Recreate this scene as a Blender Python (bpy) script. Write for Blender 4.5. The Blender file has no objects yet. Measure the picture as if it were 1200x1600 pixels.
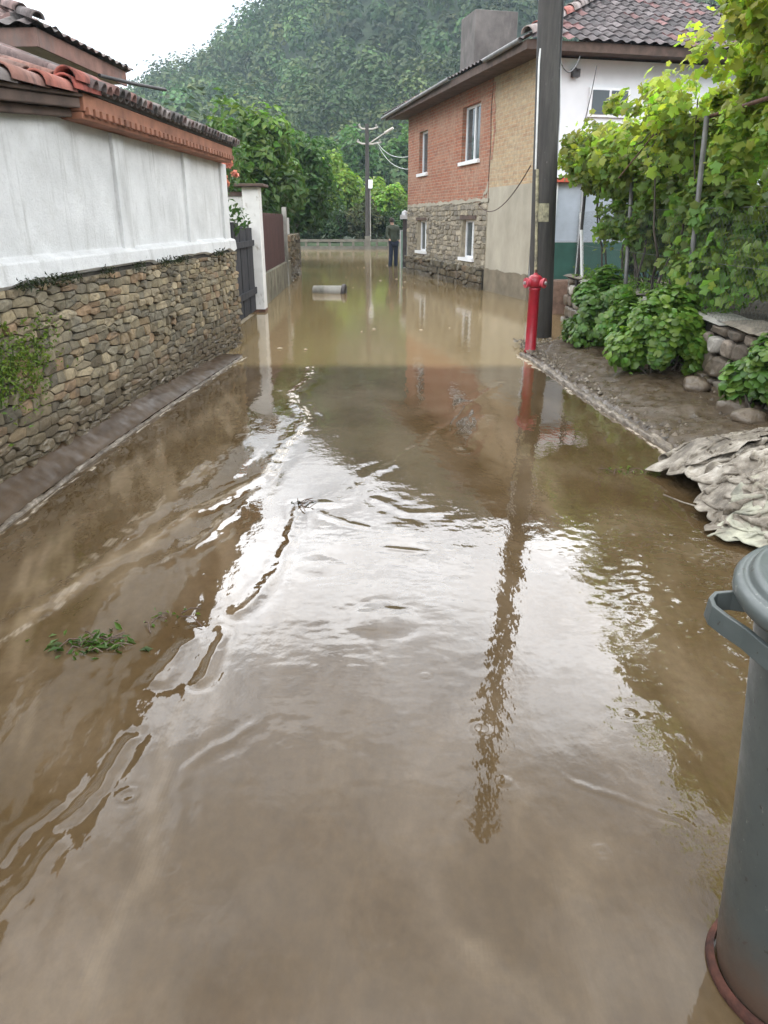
import bpy, bmesh, math, random
import numpy as np
from mathutils import Vector, Matrix
R = math.radians
random.seed(7)
rng = np.random.default_rng(7)
S = bpy.context.scene
COL = S.collection

# ------------------------------------------------------------------ camera
cd = bpy.data.cameras.new('camera'); cam = bpy.data.objects.new('camera', cd); COL.objects.link(cam)
cam.location = (0, 0, 1.65); cam.rotation_euler = (R(90 - 21.587), 0, 0)
cd.sensor_fit = 'VERTICAL'; cd.sensor_height = 36; cd.lens = 36 * 1155 / 1600
cd.clip_start = 0.05; cd.clip_end = 5000
S.camera = cam
# ------------------------------------------------------------------ world: hazy daylight sky under broken cloud
SUN_EL, SUN_ROT = R(74), R(-12)
w = bpy.data.worlds.new('World'); S.world = w; w.use_nodes = True
nt = w.node_tree; N = nt.nodes; LK = nt.links
bg = N['Background']; bg.inputs['Strength'].default_value = 0.1
sky = N.new('ShaderNodeTexSky'); sky.sky_type = 'NISHITA'; sky.sun_disc = False
sky.sun_elevation = SUN_EL; sky.sun_rotation = SUN_ROT; sky.air_density = 1.5; sky.dust_density = 3
tc = N.new('ShaderNodeTexCoord')
sp = N.new('ShaderNodeSeparateXYZ'); LK.new(tc.outputs['Generated'], sp.inputs[0])
mp = N.new('ShaderNodeMapping'); mp.inputs['Scale'].default_value = (1, 1, 2.4); mp.inputs['Location'].default_value = (.3, .1, .35)
LK.new(tc.outputs['Generated'], mp.inputs[0])
n1 = N.new('ShaderNodeTexNoise'); n1.inputs['Scale'].default_value = 3.0; n1.inputs['Detail'].default_value = 6; n1.inputs['Roughness'].default_value = .55
LK.new(mp.outputs[0], n1.inputs['Vector'])
cr = N.new('ShaderNodeValToRGB'); cr.color_ramp.elements[0].position = .28; cr.color_ramp.elements[1].position = .52
LK.new(n1.outputs['Fac'], cr.inputs[0])
# brightness of the cloud layer by height above the horizon
er = N.new('ShaderNodeValToRGB'); e = er.color_ramp
e.elements[0].position = 0.0; e.elements[0].color = (.36, .375, .40, 1)
e.elements[1].position = 1.0; e.elements[1].color = (.50, .50, .50, 1)
for p_, v_ in ((.22, .37), (.32, 1.0), (.38, 1.6), (.48, 1.7), (.60, .95), (.68, .42)):
    q = e.elements.new(p_); q.color = (v_, v_, v_, 1)
LK.new(sp.outputs['Z'], er.inputs[0])
n2 = N.new('ShaderNodeTexNoise'); n2.inputs['Scale'].default_value = 5; n2.inputs['Detail'].default_value = 5
LK.new(mp.outputs[0], n2.inputs['Vector'])
mr = N.new('ShaderNodeMapRange'); mr.inputs['From Min'].default_value = .3; mr.inputs['From Max'].default_value = .7
mr.inputs['To Min'].default_value = 34; mr.inputs['To Max'].default_value = 62
LK.new(n2.outputs['Fac'], mr.inputs[0])
vm = N.new('ShaderNodeVectorMath'); vm.operation = 'SCALE'; LK.new(er.outputs[0], vm.inputs[0]); LK.new(mr.outputs[0], vm.inputs['Scale'])
tintn = N.new('ShaderNodeMix'); tintn.data_type = 'RGBA'; tintn.blend_type = 'MULTIPLY'; tintn.inputs['Factor'].default_value = 1
LK.new(vm.outputs[0], tintn.inputs[6]); tintn.inputs[7].default_value = (.97, .99, 1.03, 1)
skb = N.new('ShaderNodeVectorMath'); skb.operation = 'SCALE'; skb.inputs['Scale'].default_value = 1.6; LK.new(sky.outputs[0], skb.inputs[0])
mx = N.new('ShaderNodeMix'); mx.data_type = 'RGBA'
LK.new(cr.outputs[0], mx.inputs['Factor']); LK.new(skb.outputs[0], mx.inputs[6]); LK.new(tintn.outputs[2], mx.inputs[7])
LK.new(mx.outputs[2], bg.inputs['Color'])
# ------------------------------------------------------------------ sun behind cloud
sl = bpy.data.lights.new('sun', 'SUN'); sl.energy = 1.8; sl.angle = R(25); sl.color = (1, .96, .88)
so = bpy.data.objects.new('sun', sl); COL.objects.link(so)
# sun stands ahead of the camera, a little to the left
az = R(-12)
sd = Vector((math.sin(az) * math.cos(SUN_EL), math.cos(az) * math.cos(SUN_EL), math.sin(SUN_EL)))
so.rotation_euler = sd.to_track_quat('Z', 'Y').to_euler()
S.view_settings.view_transform = 'Standard'; S.view_settings.look = 'None'
S.view_settings.exposure = 0.1; S.view_settings.gamma = 1
S.cycles.max_bounces = 8; S.cycles.transparent_max_bounces = 8; S.cycles.volume_bounces = 0

# ================================================================== helpers
def hsh(ix, iy, iz=0, seed=0):
    h = (ix.astype(np.int64) * 374761393 + iy.astype(np.int64) * 668265263 + np.int64(1) * iz * 2147483647 + seed * 1274126177) & 0xffffffff
    h = ((h ^ (h >> 13)) * 1274126177) & 0xffffffff
    h = (h ^ (h >> 16)) & 0xffffffff
    return h / 4294967295.0
def vnoise(x, y, z=None, seed=0):
    x = np.asarray(x, float); y = np.asarray(y, float)
    ix = np.floor(x); iy = np.floor(y); fx = x - ix; fy = y - iy
    fx = fx * fx * (3 - 2 * fx); fy = fy * fy * (3 - 2 * fy)
    def layer(iz):
        a = hsh(ix, iy, iz, seed); b = hsh(ix + 1, iy, iz, seed); c = hsh(ix, iy + 1, iz, seed); d = hsh(ix + 1, iy + 1, iz, seed)
        return (a * (1 - fx) + b * fx) * (1 - fy) + (c * (1 - fx) + d * fx) * fy
    if z is None: return layer(0) * 2 - 1
    z = np.asarray(z, float); iz = np.floor(z); fz = z - iz; fz = fz * fz * (3 - 2 * fz)
    iz = iz.astype(np.int64)
    return (layer(iz) * (1 - fz) + layer(iz + 1) * fz) * 2 - 1
def fbm(x, y, z=None, oct=4, seed=0, gain=.5):
    a = 0; amp = 1; t = 0
    for i in range(oct):
        k = 2 ** i
        a = a + amp * vnoise(x * k + 17 * i, y * k - 9 * i, None if z is None else z * k, seed + i); t += amp; amp *= gain
    return a / t
def sstep(a, b, x):
    t = np.clip((x - a) / (b - a), 0, 1); return t * t * (3 - 2 * t)

class MB:
    def __init__(s): s.V = []; s.L = []; s.T = []; s.C = []; s.n = 0; s.SM = []
    def add(s, v, faces, col=None, smooth=False):
        v = np.asarray(v, float).reshape(-1, 3); s.V.append(v)
        fa = np.asarray(faces, dtype=np.int64) if not isinstance(faces, list) or len({len(f) for f in faces}) == 1 else None
        if fa is not None:
            s.L.append((fa + s.n).ravel()); s.T.append(np.full(len(fa), fa.shape[1])); m = len(fa)
        else:
            for f in faces: s.L.append(np.asarray(f) + s.n)
            s.T.append(np.array([len(f) for f in faces])); m = len(faces)
        s.n += len(v)
        c = np.ones((m, 4))
        if col is not None:
            col = np.asarray(col, float)
            if col.ndim == 0: c[:, :3] = col
            else: c[:, :col.shape[-1]] = col
        s.C.append(c); s.SM.append(np.full(m, smooth))
        return s
    def box(s, x0, x1, y0, y1, z0, z1, col=None, M=None):
        v = np.array([(x, y, z) for z in (z0, z1) for y in (y0, y1) for x in (x0, x1)], float)
        if M is not None: v = np.array([M @ Vector(p) for p in v])
        return s.add(v, [(0, 2, 3, 1), (4, 5, 7, 6), (0, 1, 5, 4), (2, 6, 7, 3), (0, 4, 6, 2), (1, 3, 7, 5)], col)
    def tube(s, pts, rad, n=10, col=None, cap=True, smooth=True):
        pts = [Vector(p) for p in pts]
        rad = rad if hasattr(rad, '__len__') else [rad] * len(pts)
        v = []; up = None
        for i, p in enumerate(pts):
            d = (pts[min(i + 1, len(pts) - 1)] - pts[max(i - 1, 0)]).normalized()
            if up is None: up = d.orthogonal().normalized()
            up = (up - d * up.dot(d)).normalized(); b = d.cross(up)
            for k in range(n):
                a = 2 * math.pi * k / n; v.append(p + (up * math.cos(a) + b * math.sin(a)) * rad[i])
        f = [(i * n + k, i * n + (k + 1) % n, (i + 1) * n + (k + 1) % n, (i + 1) * n + k) for i in range(len(pts) - 1) for k in range(n)]
        s.add(np.array(v), f, col, smooth)
        if cap:
            s.add(np.array(v[:n]), [tuple(range(n))[::-1]], col); s.add(np.array(v[-n:]), [tuple(range(n))], col)
        return s
    def lathe(s, prof, n=40, c=(0, 0), col=None, ang=(0, 2 * math.pi), smooth=True):
        full = abs(ang[1] - ang[0] - 2 * math.pi) < 1e-6
        m = n if full else n + 1
        v = [(c[0] + r * math.cos(ang[0] + (ang[1] - ang[0]) * k / n), c[1] + r * math.sin(ang[0] + (ang[1] - ang[0]) * k / n), z) for r, z in prof for k in range(m)]
        f = [(i * m + k, i * m + (k + 1) % m, (i + 1) * m + (k + 1) % m, (i + 1) * m + k) for i in range(len(prof) - 1) for k in range(n)]
        return s.add(np.array(v), f, col, smooth)
    def grid(s, X, Y, Z, col=None, smooth=True, flip=False, mask=None):
        h, wd = X.shape; v = np.stack([X, Y, Z], -1).reshape(-1, 3)
        i = np.arange(h - 1)[:, None] * wd + np.arange(wd - 1)[None]
        f = np.stack([i, i + 1, i + 1 + wd, i + wd], -1).reshape(-1, 4)
        if flip: f = f[:, ::-1]
        if mask is not None: f = f[mask.ravel()]
        return s.add(v, f, col, smooth)
    def build(s, name, mat, parent=None, loc=(0, 0, 0), rotz=0, bevel=0):
        V = np.concatenate(s.V); L = np.concatenate(s.L).astype(np.int32); T = np.concatenate(s.T).astype(np.int32); C = np.concatenate(s.C).astype(np.float32)
        me = bpy.data.meshes.new(name)
        me.vertices.add(len(V)); me.vertices.foreach_set('co', V.astype(np.float32).ravel())
        me.loops.add(len(L)); me.loops.foreach_set('vertex_index', L)
        me.polygons.add(len(T)); me.polygons.foreach_set('loop_start', np.concatenate([[0], np.cumsum(T)[:-1]]).astype(np.int32))
        me.polygons.foreach_set('loop_total', T)
        me.polygons.foreach_set('use_smooth', np.concatenate(s.SM))
        a = me.attributes.new('tint', 'FLOAT_COLOR', 'FACE'); a.data.foreach_set('color', C.ravel())
        me.update(calc_edges=True); me.validate(clean_customdata=False)
        me.materials.append(mat)
        o = bpy.data.objects.new(name, me); COL.objects.link(o)
        o.location = loc; o.rotation_euler = (0, 0, rotz)
        if parent is not None: o.parent = parent
        if bevel:
            m = o.modifiers.new('b', 'BEVEL'); m.width = bevel; m.segments = 2; m.limit_method = 'ANGLE'; m.angle_limit = R(40)
        return o
def tag(o, label=None, cat=None, group=None, kind=None):
    if label: o['label'] = label
    if cat: o['category'] = cat
    if group: o['group'] = group
    if kind: o['kind'] = kind
    return o
def thing(name, label, cat, loc=(0, 0, 0), rotz=0, group=None):
    o = bpy.data.objects.new(name, None); COL.objects.link(o); o.empty_display_size = .2
    o.location = loc; o.rotation_euler = (0, 0, rotz)
    return tag(o, label, cat, group)

# ------------------------------------------------------------------ materials
class NM:
    """small node helper"""
    def __init__(s, name, **kw):
        s.m = bpy.data.materials.new(name); s.m.use_nodes = True; s.t = s.m.node_tree; s.b = s.t.nodes['Principled BSDF']
        s.tc = s.t.nodes.new('ShaderNodeTexCoord')
        for k, v in kw.items(): s.b.inputs[k].default_value = v
    def n(s, t, **kw):
        o = s.t.nodes.new(t)
        for k, v in kw.items():
            if k[0] == '_': setattr(o, k[1:], v)
            else: o.inputs[k].default_value = v
        return o
    def l(s, a, b): s.t.links.new(a, b)
    def coord(s, scale=(1, 1, 1), rot=(0, 0, 0), loc=(0, 0, 0)):
        m = s.n('ShaderNodeMapping', Scale=scale, Rotation=rot, Location=loc); s.l(s.tc.outputs['Object'], m.inputs[0]); return m.outputs[0]
    def noise(s, scale=5, detail=4, rough=.5, vec=None, dist=0):
        o = s.n('ShaderNodeTexNoise', Scale=scale, Detail=detail, Roughness=rough, Distortion=dist)
        s.l(vec if vec is not None else s.tc.outputs['Object'], o.inputs['Vector']); return o.outputs['Fac']
    def ramp(s, fac, stops):
        o = s.n('ShaderNodeValToRGB'); r = o.color_ramp
        while len(r.elements) < len(stops): r.elements.new(.5)
        for e_, (p, c) in zip(r.elements, stops):
            e_.position = p; e_.color = (*c, 1) if hasattr(c, '__len__') else (c, c, c, 1)
        s.l(fac, o.inputs[0]); return o.outputs[0]
    def mix(s, fac, a, b, mode='MIX'):
        o = s.n('ShaderNodeMix'); o.data_type = 'RGBA'; o.blend_type = mode
        for v, i in ((fac, 0), (a, 6), (b, 7)):
            if hasattr(v, 'is_linked') or hasattr(v, 'node'): s.l(v, o.inputs[i])
            else: o.inputs[i].default_value = v if i == 0 else (*v, 1)
        return o.outputs[2]
    def tint(s):
        o = s.n('ShaderNodeAttribute'); o.attribute_name = 'tint'; return o.outputs['Color']
    def bump(s, h, strength=.3, dist=.01, prev=None):
        o = s.n('ShaderNodeBump', Strength=strength, Distance=dist); s.l(h, o.inputs['Height'])
        if prev is not None: s.l(prev, o.inputs['Normal'])
        s.l(o.outputs[0], s.b.inputs['Normal']); return o.outputs[0]
    def col(s, c): s.l(c, s.b.inputs['Base Color'])
def simple(name, c, rough=.7, metal=0, var=.25, scale=6, bump=.2, bscale=60, bd=.004, tint=False, dirt=None):
    q = NM(name, Roughness=rough, Metallic=metal)
    f = q.noise(scale, 5, .6)
    a = q.ramp(f, [(.3, tuple(x * (1 - var) for x in c)), (.7, tuple(min(1, x * (1 + var)) for x in c))])
    if dirt: a = q.mix(q.ramp(q.noise(scale * .6, 6, .7, q.coord((1, 1, .35), loc=(3, 1, 2))), [(.5, 0), (.68, 1)]), a, dirt)
    if tint: a = q.mix(1.0, a, q.tint(), 'MULTIPLY')
    q.col(a)
    if bump: q.bump(q.noise(bscale, 4, .6), bump, bd)
    return q.m
M = {}
M['plaster'] = None
# rough white lime render with faint trickle stains
q = NM('white_render', Roughness=.9)
a = q.ramp(q.noise(2.2, 6, .6), [(.3, (.50, .50, .485)), (.7, (.67, .67, .655))])
a = q.mix(q.ramp(q.noise(3, 6, .75, q.coord((3, 3, .35))), [(.53, 0), (.72, .75)]), a, (.36, .355, .33))
a = q.mix(q.ramp(q.noise(26, 4, .8), [(.56, 0), (.72, .6)]), a, (.44, .43, .42))
a = q.mix(q.ramp(q.noise(1.6, 7, .8, q.coord((1.2, 1.2, .9), loc=(4, 2, 8))), [(.55, 0), (.75, .6)]), a, (.46, .45, .41))
q.col(a); q.bump(q.noise(45, 5, .75), .9, .012, q.bump(q.noise(6, 3), .4, .03)); M['render'] = q.m
# white pillar: peeling paint near its foot
q = NM('pillar_paint', Roughness=.8)
a = q.ramp(q.noise(4, 5), [(.3, (.58, .57, .54)), (.7, (.72, .71, .68))])
a = q.mix(q.ramp(q.noise(7, 6, .7, q.coord((1, 1, .4))), [(.58, 0), (.66, 1)]), a, (.36, .33, .28))
q.col(a); q.bump(q.noise(60, 4), .4, .005); M['pillar'] = q.m
# stone: per-stone tint
def stone(name, rough=.85, dark=.5, wet=None):
    q = NM(name, Roughness=rough)
    a = q.mix(1.0, q.tint(), q.ramp(q.noise(14, 6, .7), [(.25, .42), (.7, 1.08)]), 'MULTIPLY')
    a = q.mix(q.ramp(q.noise(5, 6, .75, q.coord(loc=(5, 2, 1))), [(.54, 0), (.7, .75)]), a, (.05, .05, .042))
    a = q.mix(q.ramp(q.noise(38, 4, .8), [(.62, 0), (.72, .5)]), a, (.32, .30, .25))
    if wet:   # damp, mud-coated band up to the height the flood has reached
        sx = q.n('ShaderNodeSeparateXYZ'); q.l(q.tc.outputs['Object'], sx.inputs[0])
        ad = q.n('ShaderNodeMath', _operation='MULTIPLY_ADD'); q.l(q.noise(2.5, 4), ad.inputs[0]); ad.inputs[1].default_value = .5; q.l(sx.outputs['Z'], ad.inputs[2])
        wf = q.ramp(ad.outputs[0], [(wet - .05, .75), (wet + .25, 0)])
        a = q.mix(wf, a, (.085, .066, .042))
        q.l(q.ramp(ad.outputs[0], [(wet - .05, .35), (wet + .2, rough)]), q.b.inputs['Roughness'])
    q.col(a); q.bump(q.noise(30, 6, .7), .7, .012); return q.m
M['stone'] = stone('field_stone', wet=.55)
M['stone_house'] = stone('house_stone', wet=.5)
M['mortar'] = simple('dark_joint', (.032, .027, .02), .95, var=.5, scale=9)
M['lime_joint'] = simple('lime_joint', (.27, .235, .17), .95, var=.35, scale=7, bump=.5)
M['brickband'] = simple('cornice_terracotta', (.235, .10, .058), .85, var=.35, scale=5, bump=.4)
M['clay'] = simple('clay_tile', (.9, .9, .9), .85, var=.35, scale=9, bump=.5, bscale=40, bd=.006, tint=True, dirt=(.07, .06, .055))
M['oldwood'] = simple('weathered_timber', (.085, .055, .042), .85, var=.4, scale=5, bump=.4)
M['fascia'] = simple('rusty_fascia', (.20, .105, .08), .8, var=.45, scale=3, bump=.4, dirt=(.12, .10, .09))
M['soffit'] = simple('soffit_board', (.30, .24, .19), .85, var=.3, scale=3)
M['ochre'] = simple('ochre_plaster', (.42, .38, .22), .9, var=.25, scale=3, dirt=(.22, .18, .12))
q = NM('grey_planks', Roughness=.85)
q.b.inputs['Specular IOR Level'].default_value = .15; a = q.ramp(q.noise(3, 6, .7, q.coord((9, 9, .6))), [(.3, (.018, .018, .020)), (.72, (.075, .074, .078))]); q.col(a)
q.bump(q.noise(5, 5, .7, q.coord((14, 14, .7))), .6, .01); M['planks'] = q.m
q = NM('brown_sheet', Roughness=.6, Metallic=.2)
a = q.ramp(q.noise(2.5, 6, .7, q.coord((3, 3, .5))), [(.3, (.055, .024, .022)), (.7, (.12, .06, .055))]); q.col(a); M['sheet'] = q.m
M['concrete'] = simple('concrete', (.27, .26, .23), .9, var=.3, scale=4, bump=.4, dirt=(.13, .125, .10))
M['concrete_light'] = simple('pale_concrete', (.45, .42, .38), .9, var=.25, scale=4)
M['oldwall'] = simple('mossy_wall', (.16, .145, .10), .95, var=.5, scale=3, bump=.8, bscale=22, bd=.03, dirt=(.06, .07, .035))
q = NM('pole_concrete', Roughness=.75)
a = q.ramp(q.noise(5, 6, .7, q.coord((3, 3, .3))), [(.3, (.020, .018, .016)), (.72, (.060, .053, .046))])
a = q.mix(q.ramp(q.noise(20, 4, .7, q.coord((1, 1, .5))), [(.66, 0), (.74, .6)]), a, (.2, .19, .17))
q.col(a); q.bump(q.noise(70, 4), .3, .004); M['pole'] = q.m
M['metal'] = simple('galvanised_metal', (.42, .42, .42), .5, .6, var=.25, bump=0)
M['parapet'] = simple('stained_parapet_concrete', (.13, .12, .095), .9, var=.3, scale=3)
M['chimney'] = simple('sooty_chimney_render', (.135, .12, .11), .9, var=.3, scale=2.5, dirt=(.08, .07, .065))
M['gutter'] = simple('dull_gutter', (.16, .155, .15), .6, .3, var=.3, bump=0)
M['wire'] = simple('wire', (.10, .105, .10), .6, .3, var=.2, bump=0)
M['whitepipe'] = simple('white_pipe', (.62, .62, .60), .5, var=.1, bump=0, dirt=(.3, .28, .24))
M['black'] = simple('black_cable', (.02, .02, .02), .6, var=.2, bump=0)
M['darkmetal'] = simple('dark_metal', (.05, .045, .045), .6, .3, var=.4, bump=.1)
M['rust'] = simple('rust', (.10, .045, .03), .75, .2, var=.5, scale=22, bump=.3)
q = NM('hydrant_red', Roughness=.4)
a = q.ramp(q.noise(9, 5, .7), [(.3, (.22, .006, .014)), (.7, (.36, .012, .028))])
a = q.mix(q.ramp(q.noise(24, 6, .8), [(.64, 0), (.70, .8)]), a, (.13, .04, .035)); q.col(a); q.bump(q.noise(50, 3), .12, .004); M['red'] = q.m
M['redpink'] = simple('faded_red', (.42, .05, .07), .5, var=.2, bump=0)
M['pvc'] = simple('white_window_frame', (.74, .74, .74), .4, var=.05, bump=0)
q = NM('window_glass', Roughness=.06); q.b.inputs['Base Color'].default_value = (.06, .075, .08, 1); q.b.inputs['IOR'].default_value = 1.6
q.bump(q.noise(1.5, 2), .06, .02); M['glass'] = q.m
M['curtain'] = simple('grey_blind', (.24, .25, .25), .8, var=.1, bump=0)
M['red_sheet'] = simple('red_sheet_roof', (.50, .09, .045), .6, var=.25)
M['bluewall'] = simple('pale_blue_panel', (.42, .46, .52), .7, var=.12, scale=3)
M['green_panel'] = simple('dark_green_panel', (.025, .085, .065), .55, var=.25, scale=3)
M['pale_green'] = simple('pale_green_sheet', (.16, .27, .22), .6, var=.2, scale=3)
M['pinkwall'] = simple('bare_brick_footing', (.26, .165, .12), .95, var=.4, scale=7, bump=.7, bscale=20, bd=.02)
M['whitehouse'] = simple('white_house_plaster', (.66, .67, .68), .9, var=.06, scale=2)
# house brick
def brickmat(name, c1, c2, mort, patch):
    q = NM(name, Roughness=.9)
    # local x along the wall, z up
    cb = q.n('ShaderNodeCombineXYZ'); sx = q.n('ShaderNodeSeparateXYZ'); q.l(q.tc.outputs['Object'], sx.inputs[0])
    ad = q.n('ShaderNodeMath', _operation='ADD'); q.l(sx.outputs['X'], ad.inputs[0]); q.l(sx.outputs['Y'], ad.inputs[1])
    q.l(ad.outputs[0], cb.inputs[0]); q.l(sx.outputs['Z'], cb.inputs[1])
    wn = q.n('ShaderNodeTexNoise', Scale=9, Detail=3); q.l(q.tc.outputs['Object'], wn.inputs['Vector'])
    wa = q.n('ShaderNodeVectorMath', _operation='MULTIPLY_ADD'); q.l(wn.outputs['Color'], wa.inputs[0]); wa.inputs[1].default_value = (.02, .02, 0); q.l(cb.outputs[0], wa.inputs[2])
    b = q.n('ShaderNodeTexBrick', Scale=1.0); b.offset = .5
    for k, v in (('Mortar Size', .009), ('Mortar Smooth', .3), ('Bias', 0), ('Brick Width', .26), ('Row Height', .078)): b.inputs[k].default_value = v
    b.inputs['Color1'].default_value = (*c1, 1); b.inputs['Color2'].default_value = (*c2, 1); b.inputs['Mortar'].default_value = (*mort, 1)
    q.l(wa.outputs[0], b.inputs['Vector'])
    a = q.mix(q.ramp(q.noise(1.3, 6, .7), [(.42, 0), (.62, .7)]), b.outputs['Color'], patch)
    a = q.mix(1.0, a, q.ramp(q.noise(9, 5, .7), [(.3, .62), (.7, 1.2)]), 'MULTIPLY')
    a = q.mix(q.ramp(q.noise(16, 3, .6, q.coord((.7, .7, 2.2))), [(.68, 0), (.72, .8)]), a, (.05, .04, .03))
    q.col(a)
    iv = q.n('ShaderNodeMath', _operation='SUBTRACT'); iv.inputs[0].default_value = 1; q.l(b.outputs['Fac'], iv.inputs[1])
    q.bump(iv.outputs[0], .8, .01); return q.m
M['brick'] = brickmat('red_brick', (.38, .135, .07), (.27, .095, .055), (.32, .25, .18), (.37, .23, .155))
M['cream'] = brickmat('cream_brick', (.44, .31, .17), (.37, .23, .13), (.42, .36, .25), (.40, .33, .22))
q = NM('grey_cement_render', Roughness=.9)
a = q.ramp(q.noise(1.2, 6, .65, q.coord((1, 1, .6))), [(.3, (.26, .235, .18)), (.7, (.41, .37, .29))])
a = q.mix(q.ramp(q.noise(4, 5, .7, q.coord((4, 4, .4))), [(.58, 0), (.75, .4)]), a, (.17, .15, .115)); q.col(a); q.bump(q.noise(14, 5), .3, .01); M['cement'] = q.m
M['plinth'] = simple('damp_cement_plinth', (.17, .14, .095), .7, var=.3, scale=3)
# mud & ground
q = NM('wet_mud', Roughness=.42)
a = q.ramp(q.noise(7, 7, .7), [(.28, (.036, .025, .014)), (.6, (.075, .054, .033)), (.78, (.14, .108, .073))]); q.col(a)
q.l(q.ramp(q.noise(11, 4), [(.35, .22), (.65, .6)]), q.b.inputs['Roughness']); q.b.inputs['Specular IOR Level'].default_value = .3
q.bump(q.noise(60, 5, .7), .35, .01, q.bump(q.noise(14, 4), .4, .03)); M['mud'] = q.m
q = NM('thin_mud_film', Roughness=.5); q.b.inputs['Specular IOR Level'].default_value = .12
a = q.ramp(q.noise(3, 7, .7, q.coord((3, .6, 1))), [(.3, (.034, .020, .009)), (.7, (.070, .044, .022))]); q.col(a)
q.l(q.ramp(q.noise(9, 4), [(.35, .30), (.7, .6)]), q.b.inputs['Roughness']); q.bump(q.noise(25, 5, .6, q.coord((1.6, .5, 1))), .12, .008); M['mudfilm'] = q.m
M['gravel'] = simple('gravel_stone', (1, 1, 1), .7, var=.2, tint=True, bump=0)
M['soil'] = simple('garden_soil', (.075, .058, .036), .95, var=.5, scale=4, bump=.8, bscale=18, bd=.03)
M['meadow'] = simple('grassy_ground', (.028, .045, .018), .95, var=.5, scale=.6, bump=.8, bscale=4, bd=.1)
q = NM('kerb_concrete', Roughness=.5)
a = q.ramp(q.noise(16, 6, .75, q.coord((1, .6, 1))), [(.40, (.06, .045, .03)), (.56, (.17, .14, .105)), (.70, (.40, .35, .29))]); q.col(a); q.bump(q.noise(30, 5, .7), .9, .012); M['kerb'] = q.m
# foliage
def leafmat(name, c, trans=.35, rough=.45):
    q = NM(name, Roughness=rough); t = q.t
    col = q.mix(1.0, q.tint(), c, 'MULTIPLY')
    q.col(col); q.b.inputs['Specular IOR Level'].default_value = .35
    tr = q.n('ShaderNodeBsdfTranslucent'); q.l(q.mix(1.0, col, (1.18, 1.35, .7), 'MULTIPLY'), tr.inputs[0])
    ms = q.n('ShaderNodeMixShader', Fac=trans); q.l(q.b.outputs[0], ms.inputs[1]); q.l(tr.outputs[0], ms.inputs[2])
    q.l(ms.outputs[0], t.nodes['Material Output'].inputs[0]); return q.m
M['vine'] = leafmat('vine_leaf', (.225, .32, .065), .58)
M['bush'] = leafmat('bush_leaf', (.085, .175, .030), .35, .38)
M['tree'] = leafmat('tree_leaf', (.060, .115, .032), .3)
M['forest'] = leafmat('forest_leaf', (.056, .095, .031), .12, .7)
M['bark'] = simple('bark', (.06, .048, .036), .9, var=.4, scale=9, bump=.7, bscale=30, bd=.01)
M['petal'] = leafmat('rose_petal', (.60, .27, .22), .3, .6)
# water ------------------------------------------------------------
q = NM('muddy_water', Roughness=.03); q.b.inputs['IOR'].default_value = 1.5
sx = q.n('ShaderNodeSeparateXYZ'); q.l(q.tc.outputs['Object'], sx.inputs[0])
flow = q.coord((2.0, .55, 1), (0, 0, R(-18)))
near = q.ramp(q.noise(1.1, 7, .62, flow, .8), [(.30, (.050, .032, .014)), (.55, (.070, .046, .022)), (.72, (.100, .071, .040))])
swirl = q.ramp(q.noise(.9, 5, .6, q.coord((1, .6, 1), loc=(2, 7, 0)), 1.6), [(.45, 0), (.75, .8)])
near = q.mix(swirl, near, (.118, .086, .054))
st = q.n('ShaderNodeAttribute'); st.attribute_name = 'tint'
ss = q.n('ShaderNodeSeparateColor'); q.l(st.outputs['Color'], ss.inputs[0])
silt = q.n('ShaderNodeMath', _operation='SUBTRACT'); silt.inputs[0].default_value = 1; q.l(ss.outputs[0], silt.inputs[1])
foamf = q.n('ShaderNodeMath', _operation='SUBTRACT'); foamf.inputs[0].default_value = 1; q.l(ss.outputs[1], foamf.inputs[1])
near = q.mix(silt.outputs[0], near, (.175, .132, .085))
near = q.mix(1.0, near, q.ramp(q.noise(24, 7, .75, q.coord((1, .7, 1))), [(.3, .84), (.7, 1.14)]), 'MULTIPLY')
far = q.ramp(q.noise(.7, 4, .5, q.coord((1, .35, 1))), [(.3, (.175, .124, .058)), (.7, (.225, .165, .083))])
edge = q.n('ShaderNodeMath', _operation='MULTIPLY_ADD'); q.l(q.noise(1.3, 3), edge.inputs[0]); edge.inputs[1].default_value = .35; q.l(sx.outputs['Y'], edge.inputs[2])
fm = q.n('ShaderNodeMapRange'); fm.inputs['From Min'].default_value = 8.95; fm.inputs['From Max'].default_value = 9.35; q.l(edge.outputs[0], fm.inputs[0])
q.col(q.mix(foamf.outputs[0], q.mix(fm.outputs[0], near, far), (.46, .40, .32)))
mrn = q.n('ShaderNodeMapRange'); mrn.inputs['From Min'].default_value = 9; mrn.inputs['From Max'].default_value = 9.5; mrn.inputs['To Min'].default_value = .028; mrn.inputs['To Max'].default_value = .07
q.l(edge.outputs[0], mrn.inputs[0])
ra = q.n('ShaderNodeMath', _operation='MULTIPLY_ADD'); q.l(foamf.outputs[0], ra.inputs[0]); ra.inputs[1].default_value = .5; q.l(mrn.outputs[0], ra.inputs[2]); q.l(ra.outputs[0], q.b.inputs['Roughness'])
b1 = q.bump(q.noise(7, 4, .55, q.coord((1, .55, 1))), .10, .02)
q.bump(q.noise(42, 3, .5, q.coord((1, .6, 1))), .03, .005, b1)
M['water'] = q.m
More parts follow.
